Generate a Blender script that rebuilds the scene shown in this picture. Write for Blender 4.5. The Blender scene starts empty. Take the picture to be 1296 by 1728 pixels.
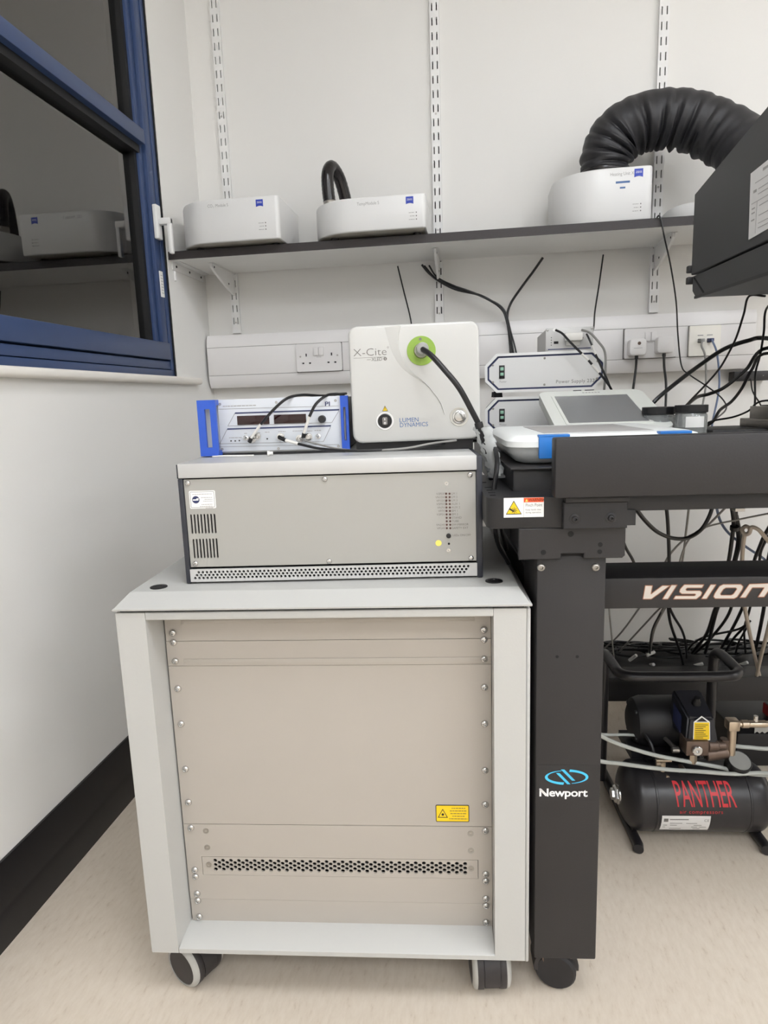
import bpy, bmesh, math, random
import numpy as np
from mathutils import Vector, Matrix
from mathutils.geometry import delaunay_2d_cdt

random.seed(7)
S = bpy.context.scene
COL = S.collection

# ------------------------------------------------------------------ camera
CAM = np.array([0.0, 0.0, 0.958])
FPX = 1095.0
YAW, PITCH, ROLL = 0.143605, 0.172931, 0.033699

def _cam_axes():
    cy, sy = math.cos(YAW), math.sin(YAW)
    fwd = np.array([-sy * math.cos(PITCH), cy * math.cos(PITCH), -math.sin(PITCH)])
    right = np.array([cy, sy, 0.0])
    down = np.cross(fwd, right)
    c, s = math.cos(ROLL), math.sin(ROLL)
    return np.array([c * right + s * down, -s * right + c * down, fwd])
CM = _cam_axes()
cd = bpy.data.cameras.new('camera')
cam = bpy.data.objects.new('camera', cd)
COL.objects.link(cam)
cd.sensor_fit = 'VERTICAL'
cd.sensor_height = 36.0
cd.lens = FPX / 1728.0 * 36.0
cd.clip_start = 0.02
r_, d_, f_ = CM
cam.matrix_world = Matrix(((r_[0], -d_[0], -f_[0], CAM[0]), (r_[1], -d_[1], -f_[1], CAM[1]),
                           (r_[2], -d_[2], -f_[2], CAM[2]), (0, 0, 0, 1)))
S.camera = cam

# ------------------------------------------------------------------ world and exposure
W = bpy.data.worlds.new('night')
S.world = W
W.use_nodes = True
W.node_tree.nodes['Background'].inputs[0].default_value = (0.012, 0.014, 0.02, 1)
W.node_tree.nodes['Background'].inputs[1].default_value = 1.0
S.view_settings.view_transform = 'Standard'
S.view_settings.look = 'None'
S.view_settings.gamma = 1.0
S.view_settings.use_curve_mapping = False
S.view_settings.exposure = 0.0
LIGHT = 18.2           # strength of the ceiling panels

# ------------------------------------------------------------------ pixel -> place helpers
def ray(px, py):
    return CM.T @ np.array([px - 648.0, py - 864.0, FPX])
def hit(px, py, n, d):
    r = ray(px, py)
    return CAM + (d - n @ CAM) / (n @ r) * r
class Frame:
    def __init__(s, o, th):
        s.o = np.array(o, float); s.th = th
        s.u = np.array([math.cos(th), math.sin(th), 0.0]); s.n = np.array([-math.sin(th), math.cos(th), 0.0])
    def front(s, px, py, d):                  # pixel on the plane at depth d of this frame, in frame coordinates
        P = hit(px, py, s.n, s.n @ s.o + d) - s.o
        return Vector((P @ s.u, P @ s.n, P[2]))
    def world(s, x, y, z):
        return Vector(s.o + s.u * x + s.n * y + np.array([0, 0, z]))
    def sub(s, x, y, z):
        return Frame(s.o + s.u * x + s.n * y + np.array([0, 0, z]), s.th)
ROOM = Frame((0, 0, 0), 0.0)
L = Frame((-0.5207, 0.84, 0), 0.0767)                    # cabinet and table stand square to each other
G = Frame((-0.4410, 0.9115, 0.687), math.radians(5.83))  # grey rack unit
def wp(px, py, y):
    return ROOM.front(px, py, y)
def lp(px, py, d):
    v = L.front(px, py, d); return L.world(*v)

# ------------------------------------------------------------------ materials
def lin(c):
    o = []
    for v in c:
        v = v / 255.0
        o.append(v / 12.92 if v <= 0.04045 else ((v + 0.055) / 1.055) ** 2.4)
    return (o[0], o[1], o[2], 1.0)
MATS = {}
def mat(name, col, rough=0.5, metal=0.0, grain=0.0, scale=200.0, bump=0.0, spec=0.5, stretch=None, alpha=1.0, trans=0.0, emit=None, coat=0.0):
    m = bpy.data.materials.new(name); m.use_nodes = True
    nt = m.node_tree; b = nt.nodes['Principled BSDF']
    c = lin(col)
    b.inputs['Base Color'].default_value = c
    b.inputs['Roughness'].default_value = rough
    b.inputs['Metallic'].default_value = metal
    b.inputs['Specular IOR Level'].default_value = spec
    b.inputs['Alpha'].default_value = alpha
    b.inputs['Transmission Weight'].default_value = trans
    b.inputs['Coat Weight'].default_value = coat
    if emit:
        b.inputs['Emission Color'].default_value = lin(emit[0]); b.inputs['Emission Strength'].default_value = emit[1]
    if grain or bump:
        tc = nt.nodes.new('ShaderNodeTexCoord'); mp = nt.nodes.new('ShaderNodeMapping'); nz = nt.nodes.new('ShaderNodeTexNoise')
        nt.links.new(tc.outputs['Object'], mp.inputs[0]); nt.links.new(mp.outputs[0], nz.inputs['Vector'])
        if stretch: mp.inputs['Scale'].default_value = stretch
        nz.inputs['Scale'].default_value = scale; nz.inputs['Detail'].default_value = 3
        if grain:
            mx = nt.nodes.new('ShaderNodeMix'); mx.data_type = 'RGBA'
            mx.inputs['A'].default_value = tuple(v * (1 - grain) for v in c[:3]) + (1,)
            mx.inputs['B'].default_value = tuple(min(1, v * (1 + grain)) for v in c[:3]) + (1,)
            nt.links.new(nz.outputs['Fac'], mx.inputs['Factor']); nt.links.new(mx.outputs['Result'], b.inputs['Base Color'])
        if bump:
            bp = nt.nodes.new('ShaderNodeBump'); bp.inputs['Strength'].default_value = bump; bp.inputs['Distance'].default_value = 0.001
            nt.links.new(nz.outputs['Fac'], bp.inputs['Height']); nt.links.new(bp.outputs[0], b.inputs['Normal'])
    MATS[name] = m
    return m
mat('wall_paint', (235, 233, 229), 0.75, grain=0.02, scale=3, bump=0.05)
mat('ceiling_paint', (246, 246, 244), 0.8, grain=0.01, scale=2)
mat('skirting', (26, 25, 27), 0.32, grain=0.25, scale=6)
mat('blue_frame', (48, 68, 108), 0.38, grain=0.06, scale=40, bump=0.04)
mat('gasket_and_shade', (18, 18, 20), 0.6, grain=0.1, scale=50)
mat('sill_white', (233, 228, 220), 0.45, grain=0.02, scale=10)
mat('pvc', (229, 226, 224), 0.38, grain=0.01, scale=10)
mat('pvc_cream', (240, 236, 226), 0.38, grain=0.01, scale=10)
mat('white_steel', (236, 235, 233), 0.42, grain=0.015, scale=30)
mat('shelf_white', (238, 237, 233), 0.45, grain=0.02, scale=15)
mat('edge_dark', (48, 42, 42), 0.5, grain=0.3, scale=300)
mat('cab_paint', (187, 186, 182), 0.45, grain=0.01, scale=300, bump=0.12)
mat('rack_alu', (180, 173, 164), 0.5, grain=0.015, scale=20, metal=0.15)
mat('unit_grey', (196, 195, 193), 0.45, grain=0.02, scale=60, metal=0.2)
mat('unit_panel', (169, 167, 161), 0.5, grain=0.015, scale=20, metal=0.15)
mat('dark_rail', (44, 46, 54), 0.4, grain=0.2, scale=80)
mat('table_black', (37, 35, 36), 0.5, grain=0.12, scale=500, bump=0.15)
mat('incubator_grey', (56, 56, 57), 0.5, grain=0.12, scale=500, bump=0.15)
mat('table_dark', (31, 30, 32), 0.5, grain=0.15, scale=300, bump=0.1)
mat('black', (26, 25, 27), 0.45, grain=0.15, scale=60)
mat('rubber', (34, 32, 34), 0.55, grain=0.2, scale=80)
mat('cable_black', (22, 21, 23), 0.38, grain=0.15, scale=60)
mat('cable_grey', (140, 138, 134), 0.45, grain=0.1, scale=60)
mat('cable_white', (225, 222, 216), 0.4, grain=0.05, scale=60)
mat('cable_blue', (104, 118, 146), 0.45, grain=0.1, scale=60)
mat('cable_tan', (180, 168, 154), 0.5, grain=0.1, scale=60)
mat('steel', (205, 204, 202), 0.22, metal=1.0, grain=0.05, scale=200)
mat('steel_dull', (170, 166, 160), 0.38, metal=0.9, grain=0.1, scale=100)
mat('brass', (196, 180, 160), 0.28, metal=0.9, grain=0.1, scale=60)
mat('brass_dark', (110, 94, 84), 0.42, metal=0.7, grain=0.2, scale=60)
mat('hole_dark', (12, 11, 12), 0.8, grain=0.1, scale=50)
mat('pi_blue', (42, 86, 190), 0.38, grain=0.05, scale=40)
mat('pi_panel', (206, 209, 214), 0.45, grain=0.01, scale=30)
mat('navy', (44, 52, 92), 0.5, grain=0.05, scale=30)
mat('display', (40, 14, 16), 0.12, grain=0.4, scale=40)
mat('xcite_white', (196, 195, 191), 0.32, grain=0.008, scale=15)
mat('lime', (142, 174, 72), 0.4, grain=0.05, scale=40)
mat('plug_grey', (150, 150, 146), 0.4, grain=0.05, scale=50)
mat('ink_grey', (120, 116, 112), 0.6, grain=0.05, scale=50)
mat('ink_light', (165, 162, 160), 0.6, grain=0.05, scale=50)
mat('ink_blue', (72, 106, 156), 0.5, grain=0.05, scale=50)
mat('ink_black', (40, 36, 36), 0.6, grain=0.05, scale=50)
mat('ink_white', (240, 238, 236), 0.5, grain=0.02, scale=50)
mat('zeiss_blue', (42, 66, 176), 0.4, grain=0.05, scale=50)
mat('module_white', (226, 225, 223), 0.35, grain=0.008, scale=20)
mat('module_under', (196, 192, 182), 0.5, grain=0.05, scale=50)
mat('sticker', (240, 239, 236), 0.4, grain=0.02, scale=30)
mat('yellow', (244, 206, 28), 0.42, grain=0.03, scale=40)
mat('yellow_pale', (240, 226, 110), 0.42, grain=0.03, scale=40)
mat('orange', (236, 88, 40), 0.42, grain=0.03, scale=40)
mat('red', (206, 48, 56), 0.42, grain=0.1, scale=60)
mat('cyan', (70, 190, 232), 0.35, grain=0.05, scale=60)
mat('cyan_pale', (150, 190, 208), 0.35, grain=0.05, scale=60)
mat('duct', (38, 37, 40), 0.5, grain=0.25, scale=90, bump=0.3)
mat('hose_gloss', (30, 26, 27), 0.22, grain=0.2, scale=60)
mat('paper', (228, 226, 224), 0.6, grain=0.03, scale=60)
mat('clip_blue', (40, 118, 198), 0.35, grain=0.05, scale=40)
mat('lid_white', (238, 240, 238), 0.3, grain=0.01, scale=30)
mat('tub_clear', (222, 226, 226), 0.25, grain=0.02, scale=30, trans=0.35)
mat('tablet_white', (226, 228, 222), 0.4, grain=0.015, scale=30)
mat('screen_grey', (128, 129, 130), 0.16, grain=0.05, scale=8)
mat('jar_clear', (225, 228, 228), 0.08, grain=0.02, scale=30, trans=0.85)
mat('sleeve', (214, 216, 214), 0.25, grain=0.1, scale=60, alpha=0.72)
mat('tube_clear', (205, 208, 202), 0.25, grain=0.05, scale=60, trans=0.2)
mat('tank_black', (40, 38, 40), 0.3, grain=0.15, scale=120, bump=0.08)
mat('pump_blue', (33, 33, 39), 0.4, grain=0.15, scale=80)
mat('caster_grey', (176, 174, 168), 0.5, grain=0.08, scale=60)
mat('caster_dark', (48, 44, 44), 0.5, grain=0.15, scale=60)
mat('vision_white', (205, 196, 186), 0.35, grain=0.05, scale=60)
mat('vision_line', (150, 104, 78), 0.4, grain=0.05, scale=60)
mat('led_red', (90, 60, 56), 0.3, grain=0.1, scale=60)
mat('switch_green', (150, 196, 172), 0.3, grain=0.05, scale=60)
mat('light_panel', (255, 255, 255), 0.5, emit=((243, 248, 255), LIGHT))
mat('red_box', (190, 56, 58), 0.5, grain=0.05, scale=60)
mat('wood', (190, 160, 110), 0.5, grain=0.1, scale=60)

def floor_material():
    m = bpy.data.materials.new('floor_vinyl'); m.use_nodes = True
    nt = m.node_tree; b = nt.nodes['Principled BSDF']; N = nt.nodes.new; K = nt.links.new
    tc = N('ShaderNodeTexCoord'); mp = N('ShaderNodeMapping'); K(tc.outputs['Object'], mp.inputs[0])
    mp.inputs['Rotation'].default_value = (0, 0, math.radians(-18)); mp.inputs['Scale'].default_value = (3.2, 1.0, 1)
    n1 = N('ShaderNodeTexNoise'); n1.inputs['Scale'].default_value = 34; n1.inputs['Detail'].default_value = 6
    n1.inputs['Roughness'].default_value = 0.65
    n2 = N('ShaderNodeTexNoise'); n2.inputs['Scale'].default_value = 2.2; n2.inputs['Detail'].default_value = 4
    K(mp.outputs[0], n1.inputs['Vector']); K(tc.outputs['Object'], n2.inputs['Vector'])
    r1 = N('ShaderNodeValToRGB'); K(n1.outputs['Fac'], r1.inputs[0])
    e = r1.color_ramp.elements
    e[0].position = 0.22; e[0].color = lin((186, 168, 148)); e[1].position = 0.62; e[1].color = lin((217, 205, 189))
    x = e.new(0.40); x.color = lin((211, 198, 181))
    r2 = N('ShaderNodeValToRGB'); K(n2.outputs['Fac'], r2.inputs[0])
    r2.color_ramp.elements[0].position = 0.3; r2.color_ramp.elements[0].color = (0.93, 0.92, 0.91, 1)
    r2.color_ramp.elements[1].position = 0.7; r2.color_ramp.elements[1].color = (1, 1, 1, 1)
    mx = N('ShaderNodeMix'); mx.data_type = 'RGBA'; mx.blend_type = 'MULTIPLY'; mx.inputs['Factor'].default_value = 1
    K(r1.outputs[0], mx.inputs['A']); K(r2.outputs[0], mx.inputs['B']); K(mx.outputs['Result'], b.inputs['Base Color'])
    b.inputs['Roughness'].default_value = 0.42; b.inputs['Specular IOR Level'].default_value = 0.35
    MATS['floor_vinyl'] = m
floor_material()

def glass_material(name, ior, tint):
    m = bpy.data.materials.new(name); m.use_nodes = True
    nt = m.node_tree; nt.nodes.remove(nt.nodes['Principled BSDF']); N = nt.nodes.new; K = nt.links.new
    out = nt.nodes['Material Output']
    gl = N('ShaderNodeBsdfGlossy'); gl.inputs['Roughness'].default_value = 0.015; gl.inputs['Color'].default_value = (0.97, 0.95, 0.92, 1)
    tr = N('ShaderNodeBsdfTransparent'); tr.inputs['Color'].default_value = tint
    fr = N('ShaderNodeFresnel'); fr.inputs['IOR'].default_value = ior
    mx = N('ShaderNodeMixShader'); K(fr.outputs[0], mx.inputs[0]); K(tr.outputs[0], mx.inputs[1]); K(gl.outputs[0], mx.inputs[2])
    K(mx.outputs[0], out.inputs[0]); MATS[name] = m
glass_material('window_glass', 2.1, (0.8, 0.84, 0.84, 1))

# ------------------------------------------------------------------ mesh helpers
def B():
    return bmesh.new()
def box(bm, x0, x1, y0, y1, z0, z1, bev=0.0, seg=2):
    vs = [bm.verts.new((x, y, z)) for x in (x0, x1) for y in (y0, y1) for z in (z0, z1)]
    fs = []
    for q in ((0, 1, 3, 2), (4, 6, 7, 5), (0, 4, 5, 1), (2, 3, 7, 6), (0, 2, 6, 4), (1, 5, 7, 3)):
        fs.append(bm.faces.new([vs[i] for i in q]))
    if bev > 0:
        es = list({e for f in fs for e in f.edges})
        bmesh.ops.bevel(bm, geom=es, offset=bev, segments=seg, affect='EDGES', profile=0.5)
    return bm
def _basis(ax):
    ax = Vector(ax).normalized()
    h = Vector((0, 0, 1)) if abs(ax.z) < 0.9 else Vector((1, 0, 0))
    a = ax.cross(h).normalized(); b = ax.cross(a).normalized()
    return ax, a, b
def lathe(bm, prof, p0, ax, seg=20, close=True):
    """prof: list of (radius, distance along axis)"""
    ax, a, b = _basis(ax); p0 = Vector(p0); rings = []
    for r, t in prof:
        if r < 1e-7:
            rings.append([bm.verts.new(p0 + ax * t)])
        else:
            rings.append([bm.verts.new(p0 + ax * t + (a * math.cos(2 * math.pi * k / seg) + b * math.sin(2 * math.pi * k / seg)) * r) for k in range(seg)])
    for A, C in zip(rings, rings[1:]):
        for k in range(seg):
            j = (k + 1) % seg
            if len(A) == 1 and len(C) == 1: continue
            if len(A) == 1: bm.faces.new((A[0], C[j], C[k]))
            elif len(C) == 1: bm.faces.new((A[k], A[j], C[0]))
            else: bm.faces.new((A[k], A[j], C[j], C[k]))
    if close:
        for R, s in ((rings[0], 1), (rings[-1], 0)):
            if len(R) > 2: bm.faces.new(R[::-1] if s else R)
    return bm
def cyl(bm, p0, p1, r, seg=16, r1=None, bev=0.0):
    p0, p1 = Vector(p0), Vector(p1); h = (p1 - p0).length
    r1 = r if r1 is None else r1
    if bev: prof = [(r - bev, 0), (r, bev), (r1, h - bev), (r1 - bev, h)]
    else: prof = [(r, 0), (r1, h)]
    return lathe(bm, prof, p0, p1 - p0, seg)
def spline(pts, n=8):
    P = [Vector(p) for p in pts]
    if len(P) == 2: return P
    P = [P[0] * 2 - P[1]] + P + [P[-1] * 2 - P[-2]]
    out = []
    for i in range(1, len(P) - 2):
        a, b, c, d = P[i - 1:i + 3]
        for k in range(n):
            t = k / n
            out.append(0.5 * ((2 * b) + (c - a) * t + (2 * a - 5 * b + 4 * c - d) * t * t + (3 * b - a - 3 * c + d) * t ** 3))
    out.append(P[-2])
    return out
def tube(bm, pts, r, seg=8, smooth=True, n=8, radii=None):
    P = spline(pts, n) if smooth else [Vector(p) for p in pts]
    prev = None; rings = []
    for i, p in enumerate(P):
        t = (P[min(i + 1, len(P) - 1)] - P[max(i - 1, 0)]).normalized()
        if prev is None: _, a, b = _basis(t)
        else:
            a = prev - t * prev.dot(t)
            a = a.normalized() if a.length > 1e-6 else _basis(t)[1]
            b = t.cross(a)
        prev = a
        rr = radii(i / (len(P) - 1)) if radii else r
        rings.append([bm.verts.new(p + (a * math.cos(2 * math.pi * k / seg) + b * math.sin(2 * math.pi * k / seg)) * rr) for k in range(seg)])
    for A, C in zip(rings, rings[1:]):
        for k in range(seg):
            j = (k + 1) % seg; bm.faces.new((A[k], A[j], C[j], C[k]))
    bm.faces.new(rings[0][::-1]); bm.faces.new(rings[-1])
    return bm
AX = {'y': lambda a, b, d: (a, d, b), 'x': lambda a, b, d: (d, a, b), 'z': lambda a, b, d: (a, b, d)}
def prism(bm, poly, d0, d1, axis='y', bev=0.0, seg=2):
    f = AX[axis]
    A = [bm.verts.new(f(a, b, d0)) for a, b in poly]; C = [bm.verts.new(f(a, b, d1)) for a, b in poly]
    fs = [bm.faces.new(A), bm.faces.new(C[::-1])]
    n = len(poly)
    for i in range(n):
        j = (i + 1) % n; fs.append(bm.faces.new((A[j], A[i], C[i], C[j])))
    bmesh.ops.recalc_face_normals(bm, faces=fs)
    if bev: 
        es = list(fs[0].edges)
        bmesh.ops.bevel(bm, geom=es, offset=bev, segments=seg, affect='EDGES', profile=0.5)
    return bm
def rrect(x0, x1, z0, z1, r, n=4, corners=(1, 1, 1, 1)):
    out = []
    for (cx, cz, a0, on) in ((x1 - r, z0 + r, -90, corners[0]), (x1 - r, z1 - r, 0, corners[1]), (x0 + r, z1 - r, 90, corners[2]), (x0 + r, z0 + r, 180, corners[3])):
        if on:
            for k in range(n + 1):
                t = math.radians(a0 + 90 * k / n); out.append((cx + r * math.cos(t), cz + r * math.sin(t)))
        else:
            t = math.radians(a0 + 45); out.append((cx + r * (1 if math.cos(t) > 0 else -1), cz + r * (1 if math.sin(t) > 0 else -1)))
    return out
def circ(cx, cz, r, n=10, rot=0.0):
    return [(cx + r * math.cos(2 * math.pi * k / n + rot), cz + r * math.sin(2 * math.pi * k / n + rot)) for k in range(n)]
def inside(x, z, poly):
    c = False; n = len(poly)
    for i in range(n):
        (x0, z0), (x1, z1) = poly[i], poly[i - 1]
        if (z0 > z) != (z1 > z) and x < (x1 - x0) * (z - z0) / (z1 - z0) + x0: c = not c
    return c
def plate(bm, outer, holes, y0, y1, axis='y'):
    """flat plate with real holes; front at y0, hole walls and rim back to y1"""
    co, ed, polys = [], [], []
    for p in [outer] + holes:
        s = len(co); co += [Vector(q) for q in p]; ed += [(s + i, s + (i + 1) % len(p)) for i in range(len(p))]; polys.append(range(s, s + len(p)))
    v, e, fcs, *_ = delaunay_2d_cdt(co, ed, [], 2, 1e-7)
    f = AX[axis]
    V = [bm.verts.new(f(q[0], q[1], y0)) for q in v]
    new = []
    boxes = [(min(q[0] for q in h), max(q[0] for q in h), min(q[1] for q in h), max(q[1] for q in h), h) for h in holes]
    for t in fcs:
        cx = sum(v[i][0] for i in t) / len(t); cz = sum(v[i][1] for i in t) / len(t)
        if any(b[0] < cx < b[1] and b[2] < cz < b[3] and inside(cx, cz, b[4]) for b in boxes): continue
        new.append(bm.faces.new([V[i] for i in t]))
    for p in [outer] + holes:
        A = [bm.verts.new(f(a, b, y0)) for a, b in p]; C = [bm.verts.new(f(a, b, y1)) for a, b in p]
        for i in range(len(p)):
            j = (i + 1) % len(p); new.append(bm.faces.new((A[i], A[j], C[j], C[i])))
    return bm
def smooth_by_angle(me, ang=35):
    me.polygons.foreach_set('use_smooth', [True] * len(me.polygons))
    b = bmesh.new(); b.from_mesh(me); ca = math.radians(ang)
    for e in b.edges:
        if len(e.link_faces) != 2 or e.calc_face_angle(0) > ca: e.smooth = False
    b.to_mesh(me); b.free()
def obj(name, bm, m, parent=None, smooth=True, recalc=False):
    if recalc: bmesh.ops.recalc_face_normals(bm, faces=bm.faces[:])
    me = bpy.data.meshes.new(name); bm.to_mesh(me); bm.free()
    me.materials.append(MATS[m])
    if smooth: smooth_by_angle(me)
    o = bpy.data.objects.new(name, me); COL.objects.link(o)
    if parent is not None: o.parent = parent
    return o
def tag(o, label, cat, group=None):
    o['label'] = label; o['category'] = cat
    if group: o['group'] = group
    return o
def thing(name, label, cat, fr, group=None):
    o = bpy.data.objects.new(name, None); COL.objects.link(o)
    o.empty_display_size = 0.05
    o.location = tuple(fr.o); o.rotation_euler = (0, 0, fr.th)
    return tag(o, label, cat, group)
def single(name, bm, m, label, cat, group=None, smooth=True):
    """a thing that is one mesh, its origin put under its middle"""
    xs = [v.co for v in bm.verts]
    c = Vector(((min(v.x for v in xs) + max(v.x for v in xs)) / 2, (min(v.y for v in xs) + max(v.y for v in xs)) / 2, min(v.z for v in xs)))
    for v in bm.verts: v.co -= c
    o = obj(name, bm, m, None, smooth); o.location = c
    return tag(o, label, cat, group)
def struct(name, bm, m, smooth=False):
    o = obj(name, bm, m, None, smooth); o['kind'] = 'structure'; return o
def stuff(o):
    o['kind'] = 'stuff'; return o
def text_bm(body, size, x=0, z=0, y=0, align='LEFT', sx=1.0, shear=0.0, ext=0.0, offset=0.0, spacing=1.0):
    cu = bpy.data.curves.new('t', 'FONT'); cu.body = body; cu.size = size; cu.align_x = align; cu.shear = shear
    cu.resolution_u = 3; cu.offset = offset; cu.space_character = spacing; cu.extrude = ext
    ob = bpy.data.objects.new('t', cu)
    me = bpy.data.meshes.new_from_object(ob)
    bm = bmesh.new(); bm.from_mesh(me)
    for v in bm.verts: v.co = Vector((v.co.x * sx + x, y - v.co.z, v.co.y + z))
    bpy.data.objects.remove(ob); bpy.data.curves.remove(cu); bpy.data.meshes.remove(me)
    return bm
def text(name, body, size, m, parent, **k):
    return obj(name, text_bm(body, size, **k), m, parent, smooth=False)
def dashes(name, rows, m, parent, y, h=0.0012):
    """print too small to read: rows of short bars (x0, x1, z)"""
    bm = B()
    for x0, x1, z in rows:
        x = x0
        while x < x1:
            w = min(random.uniform(0.002, 0.006) * h / 0.0012, x1 - x)
            box(bm, x, x + w, y - 0.0001, y, z, z + h); x += w + 0.0008 * h / 0.0012
    return obj(name, bm, m, parent, smooth=False)
_screw_cache = {}
def screw(parent, x, y, z, r=0.0045, m='steel', kind='dome', name='screw'):
    """screw head facing -y with a hexagon socket"""
    key = (round(r, 5), m, kind)
    if key not in _screw_cache:
        bm = B()
        if kind == 'dome':
            prof = [(r, 0), (r, -r * 0.15), (r * 0.92, -r * 0.42), (r * 0.72, -r * 0.62), (r * 0.46, -r * 0.7), (r * 0.42, -r * 0.66), (r * 0.38, -r * 0.12), (0, -r * 0.1)]
        else:
            prof = [(r, 0.0), (r, -r * 0.08), (r * 0.9, -r * 0.1), (r * 0.8, -r * 0.08), (r * 0.34, -r * 0.08), (r * 0.3, 0.0), (0, r * 0.02)]
        lathe(bm, [(a, -b) for a, b in prof], (0, 0, 0), (0, -1, 0), 12, close=False)
        me = bpy.data.meshes.new('screw'); bmesh.ops.recalc_face_normals(bm, faces=bm.faces[:]); bm.to_mesh(me); bm.free()
        me.materials.append(MATS[m]); smooth_by_angle(me, 50)
        _screw_cache[key] = me
    o = bpy.data.objects.new(name, _screw_cache[key]); COL.objects.link(o); o.parent = parent; o.location = (x, y, z)
    return o
def cable(name, pts, r, m, label, cat='cable', group=None, n=8, seg=8):
    return single(name, tube(B(), pts, r, seg=seg, n=n), m, label, cat, group)

# ================================================================== SETTING
XL, YB, XR, YF, ZC = -0.87, 2.12, 3.7, -4.4, 2.7
struct('floor', box(B(), XL - 0.1, XR + 0.1, YF - 0.1, YB + 0.1, -0.1, 0.0), 'floor_vinyl')
struct('ceiling', box(B(), XL - 0.1, XR + 0.1, YF - 0.1, YB + 0.1, ZC, ZC + 0.1), 'ceiling_paint')
struct('wall_back', box(B(), XL - 0.1, XR + 0.1, YB, YB + 0.1, 0, ZC), 'wall_paint')
struct('wall_right', box(B(), XR, XR + 0.1, YF, YB, 0, ZC), 'wall_paint')
struct('wall_front', box(B(), XL - 0.1, XR + 0.1, YF - 0.1, YF, 0, ZC), 'wall_paint')
WY0, WY1, WZ0, WZ1 = 0.25, 1.853, 1.04, 2.36
bm = B()
WT = 0.1
box(bm, XL - WT, XL, YF, YB, 0, WZ0); box(bm, XL - WT, XL, YF, YB, WZ1, ZC)
box(bm, XL - WT, XL, YF, WY0, WZ0, WZ1); box(bm, XL - WT, XL, WY1, YB, WZ0, WZ1)
box(bm, XL, XL + 0.005, YF, 1.966, 0.0, 1.022)
struct('wall_left', bm, 'wall_paint')
struct('trim_1', prism(B(), rrect(XL, XL + 0.026, 1.020, 1.041, 0.008, 4, (1, 1, 0, 0)), -0.2, 1.972, 'y'), 'sill_white', True)
def skirting(name, P):
    prof = [(0.0, 0.0), (0.015, 0.0), (0.0125, 0.05), (0.0095, 0.062), (0.008, 0.068), (0.0068, 0.148), (0.005, 0.152), (0, 0.152)]
    b_ = B()
    if P == 'left':
        vs = [(XL + 0.005 + a, c) for a, c in prof]; f = lambda q, t: (q[0], t, q[1]); t0, t1 = YF, YB
    else:
        vs = [(YB - a, c * 0.79) for a, c in prof]; f = lambda q, t: (t, q[0], q[1]); t0, t1 = XL, XR
    A = [b_.verts.new(f(q, t0)) for q in vs]; C = [b_.verts.new(f(q, t1)) for q in vs]
    for i in range(len(vs)):
        j = (i + 1) % len(vs); b_.faces.new((A[i], A[j], C[j], C[i]))
    b_.faces.new(A); b_.faces.new(C[::-1])
    bmesh.ops.recalc_face_normals(b_, faces=b_.faces[:])
    struct(name, b_, 'skirting', True)
skirting('baseboard_left', 'left'); skirting('baseboard_back', 'back')

# window_1 : blue metal frame, transom, two panes, handle and stickers
bm = B()
xf = XL - 0.004
# outer frame ring
for (y0, y1, z0, z1) in ((WY0, WY1 - 0.006, WZ0 + 0.002, WZ0 + 0.02), (WY0, WY1 - 0.006, WZ1 - 0.03, WZ1), (WY1 - 0.024, WY1 - 0.006, WZ0 + 0.02, WZ1 - 0.03), (WY0, WY0 + 0.03, WZ0 + 0.02, WZ1 - 0.03)):
    box(bm, xf - 0.06, xf, y0, y1, z0, z1, 0.002)
win = struct('window_1', bm, 'blue_frame', True)
win['label'] = 'tall window with blue metal frame and dark glass over the sill'
bm = B()
box(bm, xf - 0.06, xf - 0.002, WY0, WY1 - 0.026, WZ0 + 0.022, WZ0 + 0.044, 0.0015)      # stepped bottom rails
obj('bottom_rail', bm, 'blue_frame', win)
bm = B(); box(bm, xf - 0.056, xf + 0.004, WY0, WY1 - 0.028, WZ0 + 0.048, WZ0 + 0.096, 0.003)
obj('sash_bottom', bm, 'blue_frame', win)
bm = B(); box(bm, xf - 0.056, xf - 0.002, WY1 - 0.058, WY1 - 0.026, WZ0 + 0.096, WZ1 - 0.03, 0.003)
obj('sash_jamb', bm, 'blue_frame', win)
bm = B(); box(bm, xf - 0.052, xf - 0.012, WY1 - 0.082, WY1 - 0.056, WZ0 + 0.096, WZ1 - 0.03, 0.003)
obj('sash_step', bm, 'blue_frame', win)
bm = B(); box(bm, xf - 0.056, xf + 0.006, WY0 + 0.03, WY1 - 0.075, 1.648, 1.685, 0.003)
obj('transom', bm, 'blue_frame', win)
bm = B(); box(bm, xf - 0.056, xf - 0.012, WY0 + 0.03, WY1 - 0.075, 1.628, 1.649)  # black strip stands for the shadow under the transom; gasket strips follow
box(bm, xf - 0.05, xf - 0.02, WY1 - 0.094, WY1 - 0.081, WZ0 + 0.094, WZ1 - 0.03)
box(bm, xf - 0.05, xf + 0.003, WY1 - 0.0065, WY1 - 0.001, WZ0, WZ1)
obj('gasket_and_shade', bm, 'gasket_and_shade', win, False)
for z0, z1 in ((WZ0 + 0.09, 1.63), (1.684, WZ1 - 0.03)):
    bm = B(); box(bm, xf - 0.042, xf - 0.036, WY0 + 0.02, WY1 - 0.08, z0, z1); obj('pane', bm, 'window_glass', win, False)
bm = B()                                   # lever handle
box(bm, xf - 0.001, xf + 0.012, 1.795, 1.822, 1.415, 1.505, 0.003)
h = obj('handle', bm, 'white_steel', win)
bm = B(); box(bm, xf + 0.012, xf + 0.046, 1.80, 1.818, 1.452, 1.470, 0.004); box(bm, xf + 0.034, xf + 0.046, 1.802, 1.818, 1.375, 1.470, 0.004)
obj('lever', bm, 'white_steel', h)
bm = B(); box(bm, xf - 0.002, xf + 0.0005, 1.806, 1.824, 1.262, 1.332)
st = obj('safety_sticker', bm, 'sticker', win, False)
bm = B()
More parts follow.
